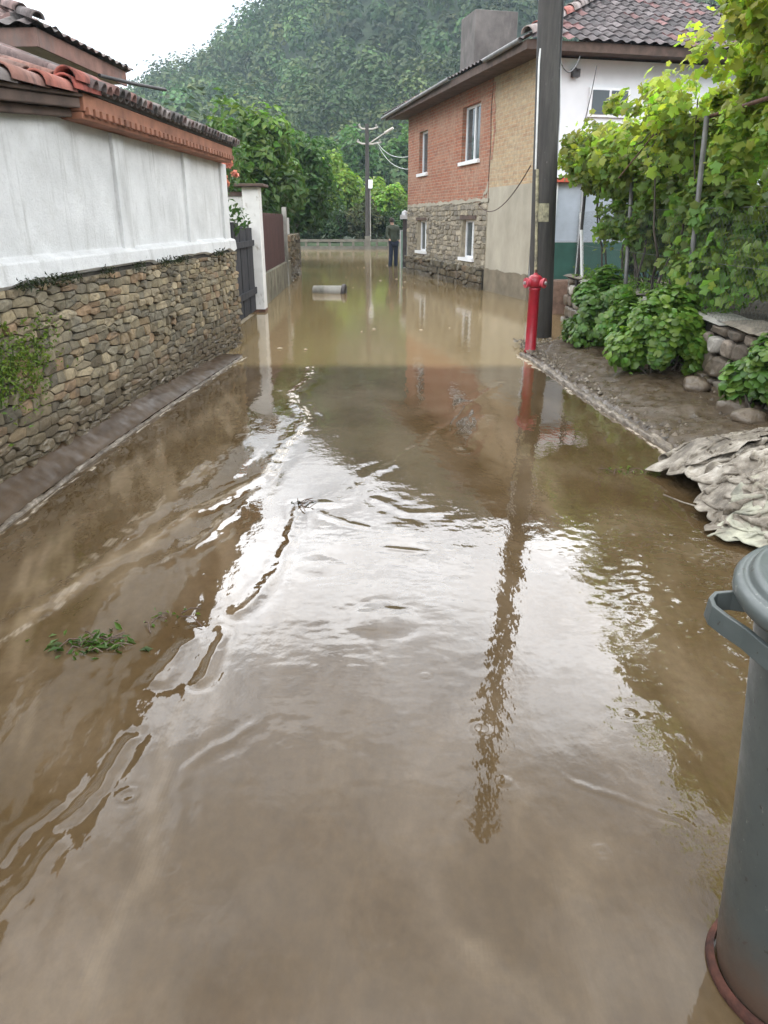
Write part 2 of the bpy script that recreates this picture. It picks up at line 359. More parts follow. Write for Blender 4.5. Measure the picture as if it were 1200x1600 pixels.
# bin and sacks
q = NM('grey_bin_paint', Roughness=.42)
a = q.ramp(q.noise(3, 5, .6), [(.3, (.055, .066, .064)), (.7, (.080, .092, .088))])
sc1 = q.ramp(q.noise(34, 4, .8, q.coord((1, 1, .6))), [(.64, 0), (.70, .7)]); a = q.mix(sc1, a, (.24, .235, .21))
sc2 = q.ramp(q.noise(60, 2, .5, q.coord((1, 1, .8), loc=(3, 3, 3))), [(.70, 0), (.73, .9)]); a = q.mix(sc2, a, (.035, .03, .025))
sx = q.n('ShaderNodeSeparateXYZ'); q.l(q.tc.outputs['Object'], sx.inputs[0])
ad = q.n('ShaderNodeMath', _operation='MULTIPLY_ADD'); q.l(q.noise(14, 5, .7), ad.inputs[0]); ad.inputs[1].default_value = .22; q.l(sx.outputs['Z'], ad.inputs[2])
a = q.mix(q.ramp(ad.outputs[0], [(.17, .85), (.34, 0)]), a, (.10, .06, .04)); q.col(a)
q.l(q.ramp(q.noise(9, 6, .75), [(.35, .28), (.7, .55)]), q.b.inputs['Roughness']); q.bump(q.noise(4, 2), .35, .02, q.bump(q.noise(120, 3), .06, .002)); M['bin'] = q.m
q = NM('woven_sack', Roughness=.6)
a = q.ramp(q.noise(5, 7, .7), [(.34, (.050, .038, .025)), (.45, (.13, .108, .08)), (.56, (.27, .24, .195)), (.70, (.47, .435, .38))])
q.col(a); q.bump(q.noise(16, 5, .7), .5, .02, q.bump(q.noise(150, 2), .2, .002)); M['sack'] = q.m
M['sack2'] = simple('pale_green_sack', (.24, .235, .18), .6, var=.6, scale=9, bump=.4, bscale=30, bd=.01, dirt=(.14, .11, .08))

# ================================================================== SETTING: ground, hill, water, mud bank
def hill_z(x, y):
    xw = x; x = x * 335 / np.clip(y, 150, 335)
    H = np.interp(x, [-300, -135, -104, -73, -48, -10, 40, 80], [2, 20, 34, 46, 62, 92, 116, 124]) + 4 * vnoise(x / 45, y / 60, seed=3)
    s = sstep(88, 335, y)
    g = H * s ** .95 + s * 7 * fbm(x / 60, y / 70, seed=5)
    return g
def ground_z(x, y):
    x = np.asarray(x, float); y = np.asarray(y, float)
    base = np.full(x.shape, -.35)
    dry = np.maximum.reduce([sstep(-3.4, -3.9, x) * (1 - sstep(24, 30, y)) , sstep(5.2, 6.2, x) * (y < 26), sstep(1.6, 2.6, x) * sstep(26.6, 27.4, y), sstep(46.9, 48.0, y)])
    return base + dry * (.75 + .12 * vnoise(x / 3, y / 3)) + hill_z(x, y) * (y > 60)
xs = np.concatenate([np.linspace(-420, -60, 50), np.linspace(-56, 60, 150), np.linspace(64, 420, 50)])
ys = np.concatenate([np.linspace(-160, -6, 20), np.linspace(-4, 60, 130), np.linspace(64, 380, 90), np.linspace(400, 640, 10)])
X, Y = np.meshgrid(xs, ys)
b = MB(); b.grid(X, Y, ground_z(X, Y)); tag(b.build('ground', M['meadow']), kind='structure')

WAVES = {
 'a': ([(-0.87,8.93),(-0.83,8.2),(-0.94,7.54),(-0.82,6.97),(-0.7,6.48),(-0.73,5.89),(-0.8,5.52),(-0.86,4.83),(-1.03,4.45),(-1.17,4.12),(-1.29,3.74),(-1.46,3.38),(-1.56,3.07),(-1.66,2.78)], .055, .0105),
 'b': ([(-0.79,5.12),(-0.84,4.57),(-0.98,3.87),(-1.16,3.45)], .05, .006),
 'c': ([(-0.52,4.28),(-0.52,3.83),(-0.54,3.41),(-0.6,3.07),(-0.64,2.95)], .035, .007),
 'd': ([(-0.68,2.78),(-0.69,2.58),(-0.72,2.41)], .03, .007),
 'e': ([(-0.83,2.78),(-0.87,2.56),(-0.88,2.4)], .035, .007),
 'f': ([(-0.85,2.06),(-0.88,1.87),(-0.92,1.7)], .022, .0045),
 'g': ([(-0.97,1.74),(-1.03,1.65),(-1.06,1.54)], .02, .0035),
 'h': ([(-0.92,1.6),(-0.94,1.45),(-0.98,1.37)], .02, .0035),
 'i': ([(1.27,7.99),(0.93,7.3),(0.71,6.77),(0.55,6.19),(0.31,5.7),(0.12,5.27),(-0.05,4.97),(-0.21,4.57),(-0.32,4.33),(-0.51,4.26)], .05, .0045),
 'k': ([(-0.04,4.39),(0.16,4.17),(0.35,4.17)], .045, .0035),
 'l': ([(-0.39,4.17),(-0.24,4.02),(-0.11,3.95)], .03, .0035),
 'm': ([(0.0,3.65),(0.14,3.61)], .025, .0035),
 'n': ([(0.6,5.52),(0.71,5.89),(0.92,6.53)], .05, .003),
 'o': ([(-1.32,5.19),(-1.39,4.28),(-1.49,3.45),(-1.6,2.65)], .06, .008),
 'r': ([(-0.46,2.18),(-0.54,2.04),(-0.62,1.92),(-0.61,1.78),(-0.6,1.65),(-0.58,1.51)], .02, .0018),
 'q': ([(0.54,1.95),(0.63,1.86),(0.74,1.78),(0.87,1.7),(0.92,1.63)], .010, .0012),
}
KL = [(-2.25, -4), (-2.22, 2), (-2.19, 3.87), (-2.16, 5.04), (-2.06, 6.65), (-1.83, 9.6)]
def seg_d(x, y, pts):
    best = np.full(x.shape, 1e9)
    for (ax, ay), (bx, by) in zip(pts[:-1], pts[1:]):
        dx, dy = bx - ax, by - ay; L2 = dx * dx + dy * dy
        t = np.clip(((x - ax) * dx + (y - ay) * dy) / L2, 0, 1)
        d = np.hypot(x - ax - t * dx, y - ay - t * dy); best = np.minimum(best, d)
    return best
def water_z(x, y):
    f = 1 - sstep(8.6, 9.2, y)
    wx = x + .035 * vnoise(x * 5, y * 3, seed=20) + .016 * vnoise(x * 17, y * 11, seed=25) + .006 * vnoise(x * 40, y * 28, seed=26); wy = y + .035 * vnoise(x * 5, y * 3, seed=21)
    z = np.zeros(x.shape)
    for k, (p, wd, am) in WAVES.items():
        d = seg_d(wx, wy, p)
        z += am * .62 * (np.exp(-(d / (wd * .72)) ** 2) - .4 * np.exp(-((d - wd * 1.9) / (wd * .8)) ** 2)) * np.clip(.85 + .5 * vnoise(x * 8, y * 4, seed=31), 0, 1.3) * .95
    # flow chop following the left-hand current
    u = x * .95 + y * .30; v = -x * .30 + y * .95
    left = sstep(-.35, -1.0, x + .12 * (y - 3)) * (1 - sstep(6.2, 8.6, y))
    z += left * (.0032 * fbm(u * 6, v * 1.3, oct=4, seed=40) + .0011 * fbm(u * 24, v * 7, oct=3, seed=44))
    # small choppy fan beside the sacks and the bin
    rc = np.exp(-(((x - 1.55) / .55) ** 2 + ((y - 2.9) / 1.0) ** 2))
    z += rc * .0042 * fbm(x * 15, y * 19, oct=3, seed=50)
    c = np.exp(-(((x - .02) / .58) ** 2 + ((y - 3.2) / 1.5) ** 2))
    z += c * (.0013 * fbm(x * 7, y * 8, oct=3, seed=60) + .0007 * fbm(x * 13 + 3 * y, y * 30, oct=3, seed=62))
    z += f * (.0011 * fbm(x * 2.2, y * 1.6, oct=3, seed=70) + .00012 * fbm(x * 15 + 2 * y, y * 24, oct=3, seed=73) * (.5 + .9 * vnoise(x * 1.3, y * .9, seed=74)) + .00011 * fbm(x * 26, y * 22, oct=2, seed=71))
    # water welling up over drains
    for cx, cy, r_, am in ((-.01, 2.88, .115, .0065), (-.33, 3.43, .09, .0028), (.11, 3.87, .12, .0030)):
        d = np.hypot(x - cx, (y - cy)); z += am * (np.exp(-(d / r_) ** 3) - .15 * np.exp(-((d - r_ * 1.5) / (r_ * .35)) ** 2))
    for cx, cy, r_ in ((.34, 2.12, .026), (-.79, 1.8, .028), (.16, 2.44, .014), (.61, 1.58, .018), (.38, 1.86, .014), (.88, 2.2, .02)):   # rings from drops
        d = np.hypot(x - cx, y - cy); z += .0009 * np.cos((d - r_) * 2 * math.pi / .034) * np.exp(-((d - r_) / .02) ** 2)
    # ripple running along the left kerb
    d = seg_d(wx, wy, KL)
    z += .007 * np.exp(-((d - .07) / .03) ** 2) * (1 - sstep(9, 9.8, y)) * (.6 + .6 * vnoise(x * 6, y * 4, seed=80))
    far = sstep(8.6, 9.6, y)
    z += far * .0004 * fbm(x * 2.5, y * 5, oct=2, seed=90)
    return z
b = MB()
xs = np.arange(-3.0, 3.45, .0108); ys = [-.2]
while ys[-1] < 11.5: ys.append(ys[-1] + max(.0095, .0033 * ys[-1]))
ys = np.array(ys); X, Y = np.meshgrid(xs, ys); Z = water_z(X, Y)
def water_mask(x, y):
    wx = x + .05 * vnoise(x * 4, y * 2, seed=120) + .02 * vnoise(x * 15, y * 9, seed=121); wy = y
    silt = np.zeros(x.shape); foam = np.zeros(x.shape)
    for pts, wd, a in SILT:
        d = seg_d(wx, wy, pts); silt += a * np.exp(-(d / wd) ** 2) * np.clip(.7 + .7 * fbm(x * 14, y * 4, oct=3, seed=130), 0, 1.3)
    left = sstep(-.5, -1.0, x) * (1 - sstep(7, 8.8, y)); u = x * .95 + y * .30; v = -x * .30 + y * .95
    silt += left * .55 * sstep(.10, .55, fbm(u * 7, v * .8, oct=4, seed=133))
    for k, wd, a in (('a', .016, .75), ('b', .012, .35), ('i', .010, .16), ('n', .03, .15), ('c', .008, .2), ('o', .014, .35)):
        d = seg_d(wx, wy, WAVES[k][0]); fade = sstep(3.0, 6.2, y) if k in 'ai' else .7
        foam += a * fade * np.exp(-((d - wd) / wd) ** 2) * sstep(-.25, .35, fbm(x * 24, y * 16, oct=3, seed=140))
    d = seg_d(wx, wy, KL); foam += .8 * np.exp(-((d - .045) / .014) ** 2) * sstep(-.2, .3, fbm(x * 30, y * 9, oct=3, seed=141)) * (1 - sstep(9.4, 9.8, y))
    d = seg_d(wx, wy, KR_); foam += .8 * np.exp(-((d - .06) / .03) ** 2) * sstep(-.15, .3, fbm(x * 30, y * 14, oct=3, seed=142)) * (1 - sstep(9.6, 10, y))
    return np.clip(silt, 0, 1), np.clip(foam, 0, 1)
SILT = [([(-1.66, 2.78), (-1.29, 3.74), (-.86, 4.83)], .05, .6), ([(-.70, 1.22), (-.64, 1.5), (-.66, 1.85), (-.72, 2.3), (-.62, 2.7)], .03, .3), ([(-1.3, 3.0), (-1.35, 4.3), (-1.2, 5.6)], .07, .5),
        ([(.58, 1.60), (.52, 1.40), (.50, 1.22), (.44, 1.1)], .05, .3), ([(.26, 1.28), (.36, 1.18), (.40, 1.05)], .04, .3), ([(-1.75, 3.2), (-1.8, 4.8), (-1.6, 6.4), (-1.4, 8)], .09, .5), ([(.9, 5.9), (1.1, 4.8), (1.0, 3.6)], .12, .35), ([(1.6, 3.6), (1.2, 2.9), (1.15, 2.2)], .10, .3)]
KR_ = [(1.80, 9.75), (1.86, 9.4), (1.99, 7.6), (2.08, 6.53), (2.19, 5.52), (2.26, 3)]
cxm = (X[:-1, :-1] + X[1:, 1:]) / 2; cym = (Y[:-1, :-1] + Y[1:, 1:]) / 2; s1, f1 = water_mask(cxm, cym)
b.grid(X, Y, Z, col=np.stack([1 - s1.ravel(), 1 - f1.ravel(), np.ones(s1.size)], 1))
x0, x1, y0, y1 = xs[0], xs[-1], ys[0], ys[-1]
for (a0, a1, c0, c1) in ((-60, 60, y1, 47.2), (-60, 60, -12, y0), (-60, x0, y0, y1), (x1, 60, y0, y1)):
    b.add([(a0, c0, 0), (a1, c0, 0), (a1, c1, 0), (a0, c1, 0)], [(0, 1, 2, 3)])
tag(b.build('water', M['water']), kind='structure')

# left pavement under a film of mud, rising to the wall foot
ph = math.atan2(1, .048); LO = (-2.592, 0, 0)
def kx(y): return np.interp(y, [p[1] for p in KL], [p[0] for p in KL])
ys = np.arange(-4, 10.9, .03); vs = np.linspace(0, 1, 26)
Yg, Vg = np.meshgrid(ys, vs, indexing='ij')
xa = kx(Yg) - .015; xb = -2.592 + .048 * Yg - .12
rise = np.interp(Yg, [-4, 4.4, 7.2, 9, 10.8], [.24, .22, .17, .08, -.03])
Xg = xa * (1 - Vg) + xb * Vg
Zg = .018 + (rise - .018) * np.clip(Vg * 1.12, 0, 1) ** .8 + .010 * fbm(Xg * 9, Yg * 5, seed=12) * np.clip(Vg * 4, 0, 1) + .012 * fbm(Xg * 4, Yg * 2.5, seed=14) * Vg
Zg -= .05 * sstep(9.2, 10.6, Yg) + 0
b = MB(); b.grid(Xg, Yg, Zg, flip=True); tag(b.build('pavement', M['mudfilm']), kind='structure')
def ribbon(name, pts, wd, h, mat, zb=-.08, amp=.006, seed=0):
    ys = np.arange(pts[0][1], pts[-1][1], .035 if pts[-1][1] > pts[0][1] else -.035)
    srt = sorted(pts, key=lambda p: p[1]); xc = np.interp(ys, [p[1] for p in srt], [p[0] for p in srt])
    xc = xc + .006 * vnoise(ys * 3, ys * 0, seed=seed + 5)
    pr = np.array([(-.5, zb), (-.5, h * .6), (-.36, h), (-.12, h * .92), (.12, h), (.36, h), (.5, h * .5), (.5, zb)])
    A = np.meshgrid(ys, np.arange(len(pr)), indexing='ij'); J = A[1]
    X = xc[:, None] + pr[J, 0] * wd; Z = pr[J, 1] + amp * fbm(X * 30, A[0] * 12, seed=seed) * (pr[J, 1] > 0)
    b = MB(); b.grid(X, A[0], Z, smooth=True, flip=True); return tag(b.build(name, mat), kind='structure')
ribbon('kerb_left', KL, .035, .014, M['kerb'], amp=.016, seed=3)
KR = [(1.80, 9.75), (1.86, 9.4), (1.99, 7.6), (2.08, 6.53), (2.19, 5.52), (2.26, 3), (2.3, -2)][::-1]
ribbon('kerb_right', KR, .075, .032, M['kerb'], amp=.034, seed=8)
# right mud bank
ys = np.arange(-2, 12.6, .035); vs = np.linspace(0, 1, 48); Yg, Vg = np.meshgrid(ys, vs, indexing='ij')
xa = np.interp(Yg, [p[1] for p in KR], [p[0] for p in KR]) + .02 + .9 * sstep(9.7, 11.6, Yg); xb = 3.3
Xg = xa * (1 - Vg) + xb * Vg
Zg = .03 + .08 * sstep(0, .5, Vg) + .035 * fbm(Xg * 3, Yg * 3, seed=22) + .024 * fbm(Xg * 11, Yg * 11, seed=23) + .07 * Vg
Zg -= .16 * sstep(10.2, 12.0, Yg) + .05 * (1 - sstep(0, .04, Vg))
b = MB(); b.grid(Xg, Yg, Zg, flip=False); tag(b.build('mud_bank', M['mud']), kind='structure')
bank_fn = lambda x, y: .05 + .10 * sstep(2.2, 3.2, x)
# loose grit and pebbles on the bank
b = MB()
for i in range(1500):
    y = random.uniform(4.6, 10.6) if i % 3 else random.uniform(8.5, 10.8)
    t = abs(random.gauss(0, .33)) if i % 2 else random.random()
    x = float(np.interp(y, [p[1] for p in KR], [p[0] for p in KR])) + .04 + t * 1.0
    if x > 3.2: continue
    r_ = random.choice((.006, .009, .012, .018, .024)) * random.uniform(.7, 1.3)
    v = []
    for a_ in range(6):
        v.append((x + r_ * math.cos(a_ * 1.05) * random.uniform(.7, 1.2), y + r_ * math.sin(a_ * 1.05) * random.uniform(.7, 1.2), bank_fn(x, y) + r_ * .1))
    v.append((x, y, bank_fn(x, y) + r_ * 1.1))
    g = random.choice(((.15, .12, .085), (.10, .08, .055), (.22, .19, .15), (.07, .055, .038)))
    b.add(v, [(k, (k + 1) % 6, 6) for k in range(6)], g)
tag(b.build('gravel', M['gravel']), kind='stuff')
# garden soil behind the right wall
ys = np.linspace(2, 14.2, 60); xs = np.linspace(3.42, 9, 30); X, Y = np.meshgrid(xs, ys)
b = MB(); b.grid(X, Y, .66 + .05 * fbm(X * 2, Y * 2, seed=33) + 0 * X)
tag(b.build('garden_soil', M['soil']), kind='structure')

# ================================================================== stones
PAL = [(.25, .20, .115), (.205, .17, .105), (.26, .19, .105), (.165, .13, .078), (.215, .185, .125), (.33, .27, .17), (.14, .118, .078), (.25, .165, .09), (.225, .185, .11), (.18, .15, .095), (.30, .24, .145)]
def stones(b, x0, x1, z0, z1, out=-1, y0=0., hr=(.07, .15), wr=(.12, .34), depth=.05, holes=(), pal=PAL, gap=.012, z0f=None, rnd=None, gr=1.0, jit=1.0, rd=.3):
    """random rubble: stretched cells grown round jittered course centres, each a faceted block of its own"""
    rn = rnd or random.Random(5); seeds = []; z = z0 - .05
    while z < z1 + .05:
        h = rn.uniform(*hr); x = x0 - .1
        while x < x1 + .1:
            wd = rn.uniform(*wr); cx = x + wd / 2
            zz = z + h / 2 + rn.uniform(-.07, .07) * h * jit
            if rn.random() < .16: seeds.append((cx, zz - h * .3)); seeds.append((cx + rn.uniform(-.02, .02), zz + h * .3))
            else: seeds.append((cx, zz))
            x += wd
        z += h
    ax = .32 if rd < .6 else .45; cell = {}
    K = max(wr) * 1.0
    for i, (x, z) in enumerate(seeds): cell.setdefault((int(x // K), int(z // K)), []).append(i)
    for i, (sx_, sz_) in enumerate(seeds):
        if not (x0 < sx_ < x1) or sz_ < z0 or sz_ > z1: continue
        if z0f is not None and sz_ < z0f(sx_) - .12: continue
        if any(q[0] < sx_ < q[1] and q[2] < sz_ < q[3] for q in holes): continue
        poly = [(-K, -K / 2), (K, -K / 2), (K, K / 2), (-K, K / 2)]
        near = [j for a in (-1, 0, 1) for c in (-1, 0, 1) for j in cell.get((int(sx_ // K) + a, int(sz_ // K) + c), []) if j != i]
        lim = [((x1 - sx_), 1, 0), ((sx_ - x0), -1, 0), ((z1 - sz_), 0, 1)]
        for q in holes:
            if q[2] < sz_ < q[3]:
                if sx_ <= q[0]: lim.append((q[0] - sx_, 1, 0))
                if sx_ >= q[1]: lim.append((sx_ - q[1], -1, 0))
            elif q[0] < sx_ < q[1]:
                if sz_ <= q[2]: lim.append((q[2] - sz_, 0, 1))
                if sz_ >= q[3]: lim.append((sz_ - q[3], 0, -1))
        for j in near:
            dx, dz = (seeds[j][0] - sx_) * ax, seeds[j][1] - sz_; L = math.hypot(dx, dz)
            if L < 1e-6: continue
            # |p|_a closer to own seed:  p.(dx*ax, dz) <= L^2/2
            nx_, nz_ = dx * ax, dz; m = math.hypot(nx_, nz_); lim.append((L * L / 2 / m - gap / 2, nx_ / m, nz_ / m))
        for (c_, nx_, nz_) in lim:
            o = []; n = len(poly)
            for k in range(n):
                p, q = poly[k], poly[(k + 1) % n]; dp = p[0] * nx_ + p[1] * nz_ - c_; dq = q[0] * nx_ + q[1] * nz_ - c_
                if dp <= 0: o.append(p)
                if dp * dq < 0: t = dp / (dp - dq); o.append((p[0] + t * (q[0] - p[0]), p[1] + t * (q[1] - p[1])))
            poly = o
            if len(poly) < 3: break
        if len(poly) < 3: continue
        P_ = np.array(poly); ar = abs(sum(P_[k - 1][0] * P_[k][1] - P_[k][0] * P_[k - 1][1] for k in range(len(P_)))) / 2
        if ar < 6e-4: continue
        c = P_.mean(0); ring = []
        for k in range(len(P_)):
            p, q = P_[k], P_[(k + 1) % len(P_)]
            if np.hypot(*(q - p)) < .012: continue
            cn = p * (1 - .0) ; ring.append(c + (cn - c) * rn.uniform(.93 - .1 * rd, 1.0))
            for t in (.33, .67):
                if np.hypot(*(q - p)) > .04: m_ = p + (q - p) * t; ring.append(c + (m_ - c) * rn.uniform(.955, 1.01))
        n = len(ring)
        if n < 3: continue
        ring = np.array(ring); D = depth * rn.uniform(.55, 1.3); tx, tz = rn.gauss(0, .10) * jit, rn.gauss(0, .10) * jit; s_ = rn.random() * 99
        lv = []
        for (k_, dd) in ((1.0, -.02), (1.0, D * .62), (.955 - .07 * rd, D * .93), (.66, D * 1.0)):
            r_ = c + (ring - c) * k_
            y = dd + (0 if dd < 0 else 1) * ((r_[:, 0] - c[0]) * tx + (r_[:, 1] - c[1]) * tz) + (D * .22 * vnoise(r_[:, 0] * 22 + s_, r_[:, 1] * 22, seed=3) if dd > 0 else 0)
            lv.append(np.stack([r_[:, 0] + sx_, y0 + out * y, r_[:, 1] + sz_], 1))
        lv.append(np.array([[c[0] + sx_, y0 + out * D * (1.05 + rn.uniform(-.12, .18)), c[1] + sz_]]))
        V = np.concatenate(lv); f = []
        for a in range(3):
            for k in range(n): f.append((a * n + k, a * n + (k + 1) % n, (a + 1) * n + (k + 1) % n, (a + 1) * n + k))
        col = np.array(rn.choice(pal)) * rn.uniform(.70, 1.25) * gr
        ff = [(3 * n + k, 3 * n + (k + 1) % n, 4 * n) for k in range(n)]
        area = sum(ring[k - 1][0] * ring[k][1] - ring[k][0] * ring[k - 1][1] for k in range(n))
        if (area > 0) == (out > 0): f = [q[::-1] for q in f]; ff = [q[::-1] for q in ff]
        b.add(V, f, col, rd > .6); b.add(V, ff, col, rd > .6)


# ================================================================== LEFT: wall with stone base and white render
lw = thing('boundary_wall', 'long white rendered wall on a rough stone base with a tiled coping, left of the flooded street', 'wall', LO, ph)
def wl(s): return np.interp(s, [-4, 4.4, 7.2, 9, 10.8], [.2, .18, .14, .05, -.08])
b = MB(); stones(b, -3.9, 10.87, -.1, 1.24, -1, hr=(.04, .105), wr=(.07, .30), gap=.006, depth=.034, rd=.12, z0f=wl, rnd=random.Random(11))
# a few large upright stones
b.build('stone_base', M['stone'], lw)
b = MB(); b.box(-4, 10.85, .012, .5, -.3, 1.262); b.build('joint_backing', M['mortar'], lw)
# rendered ledge with a ragged foot
xs = np.arange(-4, 10.9, .03); pr = [(.5, 1.50), (.064, 1.43), (.054, 1.418), (-.010, 1.396), (-.020, 1.382), (-.032, 1.285), (.0, 1.262)]
J = np.arange(len(pr)); Xg, Jg = np.meshgrid(xs, J, indexing='ij'); P_ = np.array(pr)
Yg = P_[Jg, 0] + .006 * fbm(Xg * 3, Jg * .7, seed=3) * (Jg > 0); Zg = P_[Jg, 1] + .006 * fbm(Xg * 2.2, Jg * .4, seed=6) * (Jg > 1) - (Jg >= 5) * .07 * np.clip(fbm(Xg * 2.1, Jg * 0., oct=4, seed=9), -.15, 1)
b = MB(); b.grid(Xg, Yg, Zg, flip=False, smooth=False); b.build('ledge', M['render'], lw)
b = MB(); b.box(-4, 10.80, .062, .42, 1.40, 2.34); b.build('rendered_wall', M['render'], lw)
for a0, a1 in ((4.55, 4.85), (6.95, 7.19), (8.95, 9.18), (10.56, 10.83)):
    b = MB(); b.box(a0, a1, .028, .1, 1.40, 2.33); b.build('pilaster', M['render'], lw, bevel=.006)
# eave: dark weathered board and first stretch of tiles laid lengthwise
b = MB(); b.box(-4, 6.08, -.03, .3, 2.345, 2.40); b.box(-4, 6.08, -.10, .3, 2.404, 2.47); b.box(-4, 6.08, -.13, .3, 2.473, 2.50); b.V = [np.stack([v[:, 0], v[:, 1], v[:, 2] - .085 * (6.08 - v[:, 0])], 1) for v in b.V]; b.build('eave_board', M['oldwood'], lw, bevel=.008)
rt = random.Random(4)
b = MB(); x = -4
CL = [(.22, .13, .105), (.16, .13, .115), (.30, .10, .07), (.14, .115, .105), (.25, .12, .09)]
def barrel(b, p0, p1, r0, r1, col, n=10, up=Vector((0, 0, 1)), thick=.014):
    p0, p1 = Vector(p0), Vector(p1); d = (p1 - p0).normalized(); s_ = d.cross(up).normalized(); u_ = s_.cross(d)
    V = []
    for (p, r_) in ((p0, r0), (p1, r1), (p1, r1 - thick), (p0, r0 - thick)):
        V.append([p + s_ * (math.cos(a) * r_) + u_ * (math.sin(a) * r_) for a in np.linspace(-.1, math.pi + .1, n)])
    v = [q for r_ in V for q in r_]; f = []
    for k in range(4):
        a, c = k * n, ((k + 1) % 4) * n
        f += [(a + i, a + i + 1, c + i + 1, c + i) for i in range(n - 1)]
    b.add(np.array(v), f, col, True)
while x < 6.0:
    L = .46; last = x + L > 6.0
    c = (.36, .085, .06) if last else rt.choice(CL)
    barrel(b, (x, -.09 + rt.uniform(-.01, .01), 2.515 + rt.uniform(0, .012)), (x + L + .05, -.09, 2.500), .088, .072, c); x += L * .93
for k in range(24):   # second row behind, laid up the slope
    xx = 5.9 - k * .4
    barrel(b, (xx, .0, 2.55), (xx + .05, .42, 2.68), .08, .07, rt.choice(CL))
    barrel(b, (xx - .2, .02, 2.53), (xx - .16, .42, 2.66), .08, .07, rt.choice(CL))
b.V = [np.stack([v[:, 0], v[:, 1], v[:, 2] - .085 * (6.08 - v[:, 0])], 1) for v in b.V]; barrel(b, (5.86, -.11, 2.555), (6.36, -.10, 2.575), .085, .075, (.30, .085, .06)); b.build('edge_tiles', M['clay'], lw)
b = MB(); b.box(6.0, 10.7, -.02, .42, 2.345, 2.36); b.box(6.1, 10.7, .0, .9, 2.45, 2.50); b.box(5.9, 10.66, -.125, .9, 2.508, 2.553); b.build('coping_bed', M['mortar'], lw)
# terracotta cornice with a toothed lower edge
b = MB(); b.box(6.09, 10.62, -.12, .2, 2.385, 2.505)
for k in range(37):
    x = 6.12 + k * .1225; b.box(x, x + .075, -.142, -.10, 2.362, 2.415)
b.box(6.09, 10.63, -.10, .2, 2.335, 2.382); b.build('cornice', M['brickband'], lw, bevel=.006)
b = MB()
for k in range(36):
    x = 6.16 + k * .128; dz = rt.uniform(-.012, .012); dx = rt.uniform(-.01, .01)
    for r_ in range(3):
        c = np.array(rt.choice([(.13, .105, .10), (.18, .125, .115), (.10, .09, .085), (.24, .13, .11), (.34, .29, .27)])) * rt.uniform(.7, 1.2)
        barrel(b, (x + dx, -.20 + r_ * .33, 2.545 + dz + r_ * .115), (x + dx, .20 + r_ * .33, 2.69 + dz + r_ * .115), .058, .050, c)
    v = x + .064
    barrel(b, (v, -.17, 2.575), (v, .8, 2.91), .055, .055, (.12, .10, .09), up=Vector((0, 0, -1)))
b.build('coping_tiles', M['clay'], lw)
# ragged moss and dry stalks on the ledge
def leaves(b, C, size, up=.4, tint=(1, 1, 1), var=.3, asp=.55, seed=0, radial=None, rnd=.6):
    """diamond leaves at centres C (N,3)"""
    r = np.random.default_rng(seed); C = np.asarray(C, float); n = len(C)
    nr = r.normal(size=(n, 3)); nr[:, 2] = np.abs(nr[:, 2]) * .8 + up
    if radial is not None: nr = nr * rnd + radial * 1.1
    nr /= np.linalg.norm(nr, axis=1)[:, None]
    t = r.normal(size=(n, 3)); t -= nr * (t * nr).sum(1)[:, None]; t /= np.linalg.norm(t, axis=1)[:, None]
    s_ = np.cross(nr, t); sz = (np.asarray(size) * r.uniform(.65, 1.3, n))[:, None]
    bend = nr * sz * .18
    v = np.stack([C - t * sz * .5 - bend, C + s_ * sz * asp * .5 + t * sz * .05, C + t * sz * .55 - bend, C - s_ * sz * asp * .5 + t * sz * .05], 1)
    c = np.ones((n, 4)); br = r.uniform(1 - var, 1 + var, n)
    for k in range(3): c[:, k] = tint[k] if np.ndim(tint) == 1 else np.asarray(tint)[:, k]
    c[:, :3] *= br[:, None]; c[:, 0] *= r.uniform(.85, 1.25, n)
    f = np.arange(n * 4).reshape(n, 4); b.add(v.reshape(-1, 3), f, c[:, :4])
b = MB(); r = np.random.default_rng(3); n = 2600
s = r.uniform(3.0, 10.8, n); s = s[vnoise(s * 3, s * 0, seed=2) > .22]; n = len(s)
C = np.stack([s, r.normal(-.055, .015, n), r.normal(1.262, .02, n)], 1); leaves(b, C, .034, tint=(.30, .24, .24), var=.5, seed=5, asp=.3, up=.0)
o = tag(b.build('moss', M['tree'], None, LO, ph), kind='stuff')
b = MB(); n = 2600; cx = r.normal(4.62, .25, n) ; z = .86 - np.abs(r.normal(0, .17, n)) ** 1.0 + .10
C = np.stack([cx + r.choice([-.15, .0, .2], n) * 1, r.normal(-.055, .012, n), z + .12 * np.sin(cx * 9)], 1)[:1500]
leaves(b, C, .030, tint=(1.9, 1.5, .8), var=.35, seed=6)
for k in range(16):
    x = random.uniform(4.3, 5.0); b.tube([(x, -.03, .5 + random.random() * .3), (x + random.uniform(-.1, .1), -.07, .7 + random.random() * .25)], .004, 5, (1, .9, .5))
o = b.build('wall_weed', M['tree'], None, LO, ph); tag(o, 'patch of bright green weed growing out of the stone base of the left wall', 'weed')

